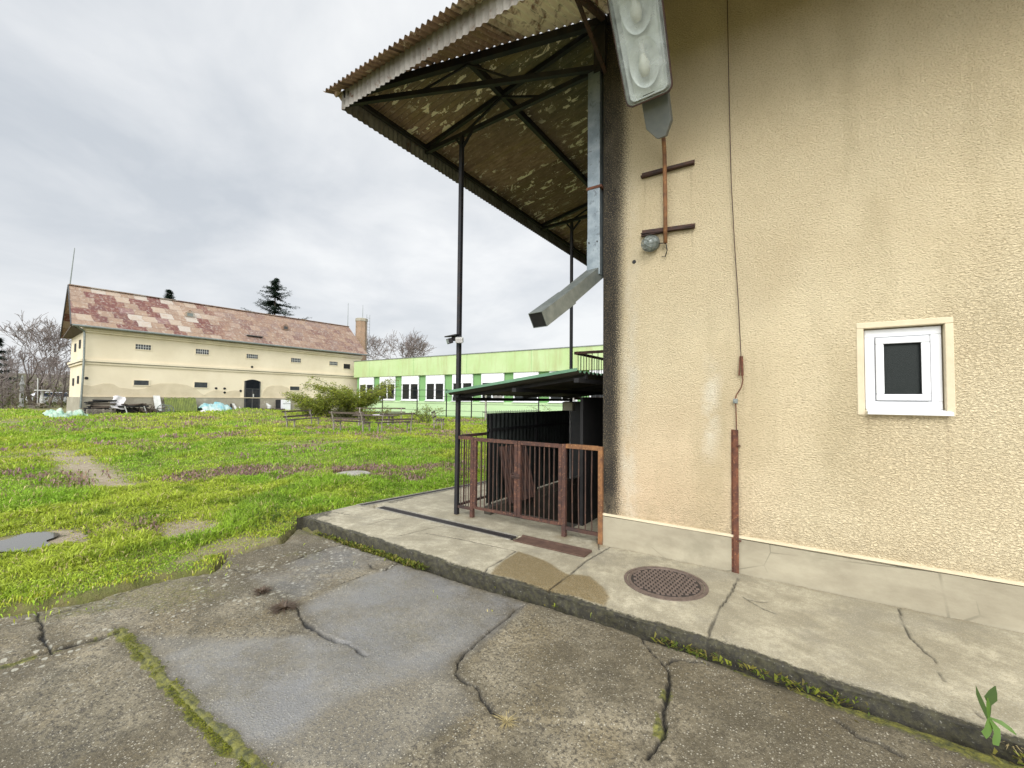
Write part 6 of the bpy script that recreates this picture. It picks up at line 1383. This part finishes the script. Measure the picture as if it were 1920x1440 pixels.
# ================================================================= sky and light
w = bpy.data.worlds.new('World'); scene.world = w; w.use_nodes = True; nt = w.node_tree; nt.nodes.clear()
def N(ty, **k):
    n = nt.nodes.new(ty)
    for a, v in k.items(): setattr(n, a, v)
    return n
LK = nt.links.new
SUN_EL, SUN_DIR = R(36), Vector((.42, -.91, 0)).normalized()
sky = N('ShaderNodeTexSky', sky_type='NISHITA'); sky.sun_disc = False; sky.sun_elevation = SUN_EL; sky.sun_rotation = math.atan2(SUN_DIR.x, SUN_DIR.y); sky.dust_density = 3
bg1 = N('ShaderNodeBackground'); LK(sky.outputs[0], bg1.inputs[0]); bg1.inputs[1].default_value = .09
tc = N('ShaderNodeTexCoord'); nrm = N('ShaderNodeVectorMath', operation='NORMALIZE'); LK(tc.outputs['Generated'], nrm.inputs[0]); sp = N('ShaderNodeSeparateXYZ'); LK(nrm.outputs[0], sp.inputs[0])
def M_(op, a, b=None, clamp=False):
    n = N('ShaderNodeMath', operation=op); n.use_clamp = clamp
    for i, v in enumerate((a, b)):
        if v is None: continue
        if isinstance(v, (int, float)): n.inputs[i].default_value = v
        else: LK(v, n.inputs[i])
    return n.outputs[0]
zc = M_('ADD', M_('MAXIMUM', sp.outputs[2], 0.0), .22); cv = N('ShaderNodeCombineXYZ'); LK(M_('DIVIDE', sp.outputs[0], zc), cv.inputs[0]); LK(M_('DIVIDE', sp.outputs[1], zc), cv.inputs[1])
def NZ(scale, det, rough, off, dist=0):
    mp = N('ShaderNodeMapping'); LK(cv.outputs[0], mp.inputs[0]); mp.inputs['Location'].default_value = off; mp.inputs['Scale'].default_value = (1, 1.0, 1); n = N('ShaderNodeTexNoise'); n.inputs['Scale'].default_value = scale; n.inputs['Detail'].default_value = det; n.inputs['Roughness'].default_value = rough; n.inputs['Distortion'].default_value = dist; LK(mp.outputs[0], n.inputs['Vector']); return n.outputs['Fac']
n1 = NZ(.75, 7, .55, (3.1, 1.7, 0), .3); n2 = NZ(2.2, 6, .55, (7, 2, 0), .4)
nn = M_('ADD', M_('MULTIPLY', n1, .68), M_('MULTIPLY', n2, .32))
rp = N('ShaderNodeValToRGB'); LK(nn, rp.inputs[0]); e = rp.color_ramp.elements; e[0].position = .38; e[0].color = (.48, .512, .55, 1); e[1].position = .61; e[1].color = (.75, .76, .765, 1); q = e.new(.50); q.color = (.615, .635, .658, 1)
# unseen sky behind the viewer brightened to light the wall; paler air near the horizon
S3 = Vector((SUN_DIR.x * math.cos(SUN_EL), SUN_DIR.y * math.cos(SUN_EL), math.sin(SUN_EL))); dt = N('ShaderNodeVectorMath', operation='DOT_PRODUCT'); LK(nrm.outputs[0], dt.inputs[0]); dt.inputs[1].default_value = S3
mr = N('ShaderNodeMapRange'); LK(dt.outputs['Value'], mr.inputs[0]); mr.inputs[1].default_value = .0; mr.inputs[2].default_value = 1; mr.inputs[3].default_value = 1.0; mr.inputs[4].default_value = 3.4
hz = N('ShaderNodeMapRange'); LK(sp.outputs[2], hz.inputs[0]); hz.inputs[1].default_value = .0; hz.inputs[2].default_value = .35; hz.inputs[3].default_value = .55; hz.inputs[4].default_value = 0
mxh = N('ShaderNodeMix', data_type='RGBA'); LK(hz.outputs[0], mxh.inputs[0]); LK(rp.outputs[0], mxh.inputs[6]); mxh.inputs[7].default_value = (.66, .675, .69, 1)
bg2 = N('ShaderNodeBackground'); LK(mxh.outputs[2], bg2.inputs[0]); LK(mr.outputs[0], bg2.inputs[1])
mx = N('ShaderNodeMixShader'); mx.inputs[0].default_value = .93; LK(bg1.outputs[0], mx.inputs[1]); LK(bg2.outputs[0], mx.inputs[2]); out = N('ShaderNodeOutputWorld'); LK(mx.outputs[0], out.inputs[0])
sl_ = bpy.data.lights.new('sun', 'SUN'); sl_.energy = 1.5; sl_.angle = R(28); sl_.color = (1, .96, .90); so = bpy.data.objects.new('sun', sl_); col.objects.link(so); so.rotation_euler = S3.to_track_quat('Z', 'Y').to_euler(); so.location = (10, -20, 20)
vs = scene.view_settings; vs.view_transform = 'Standard'; vs.look = 'None'; vs.exposure = .42; vs.gamma = 1
try: scene.cycles.use_denoising = True; scene.cycles.max_bounces = 8
except Exception: pass
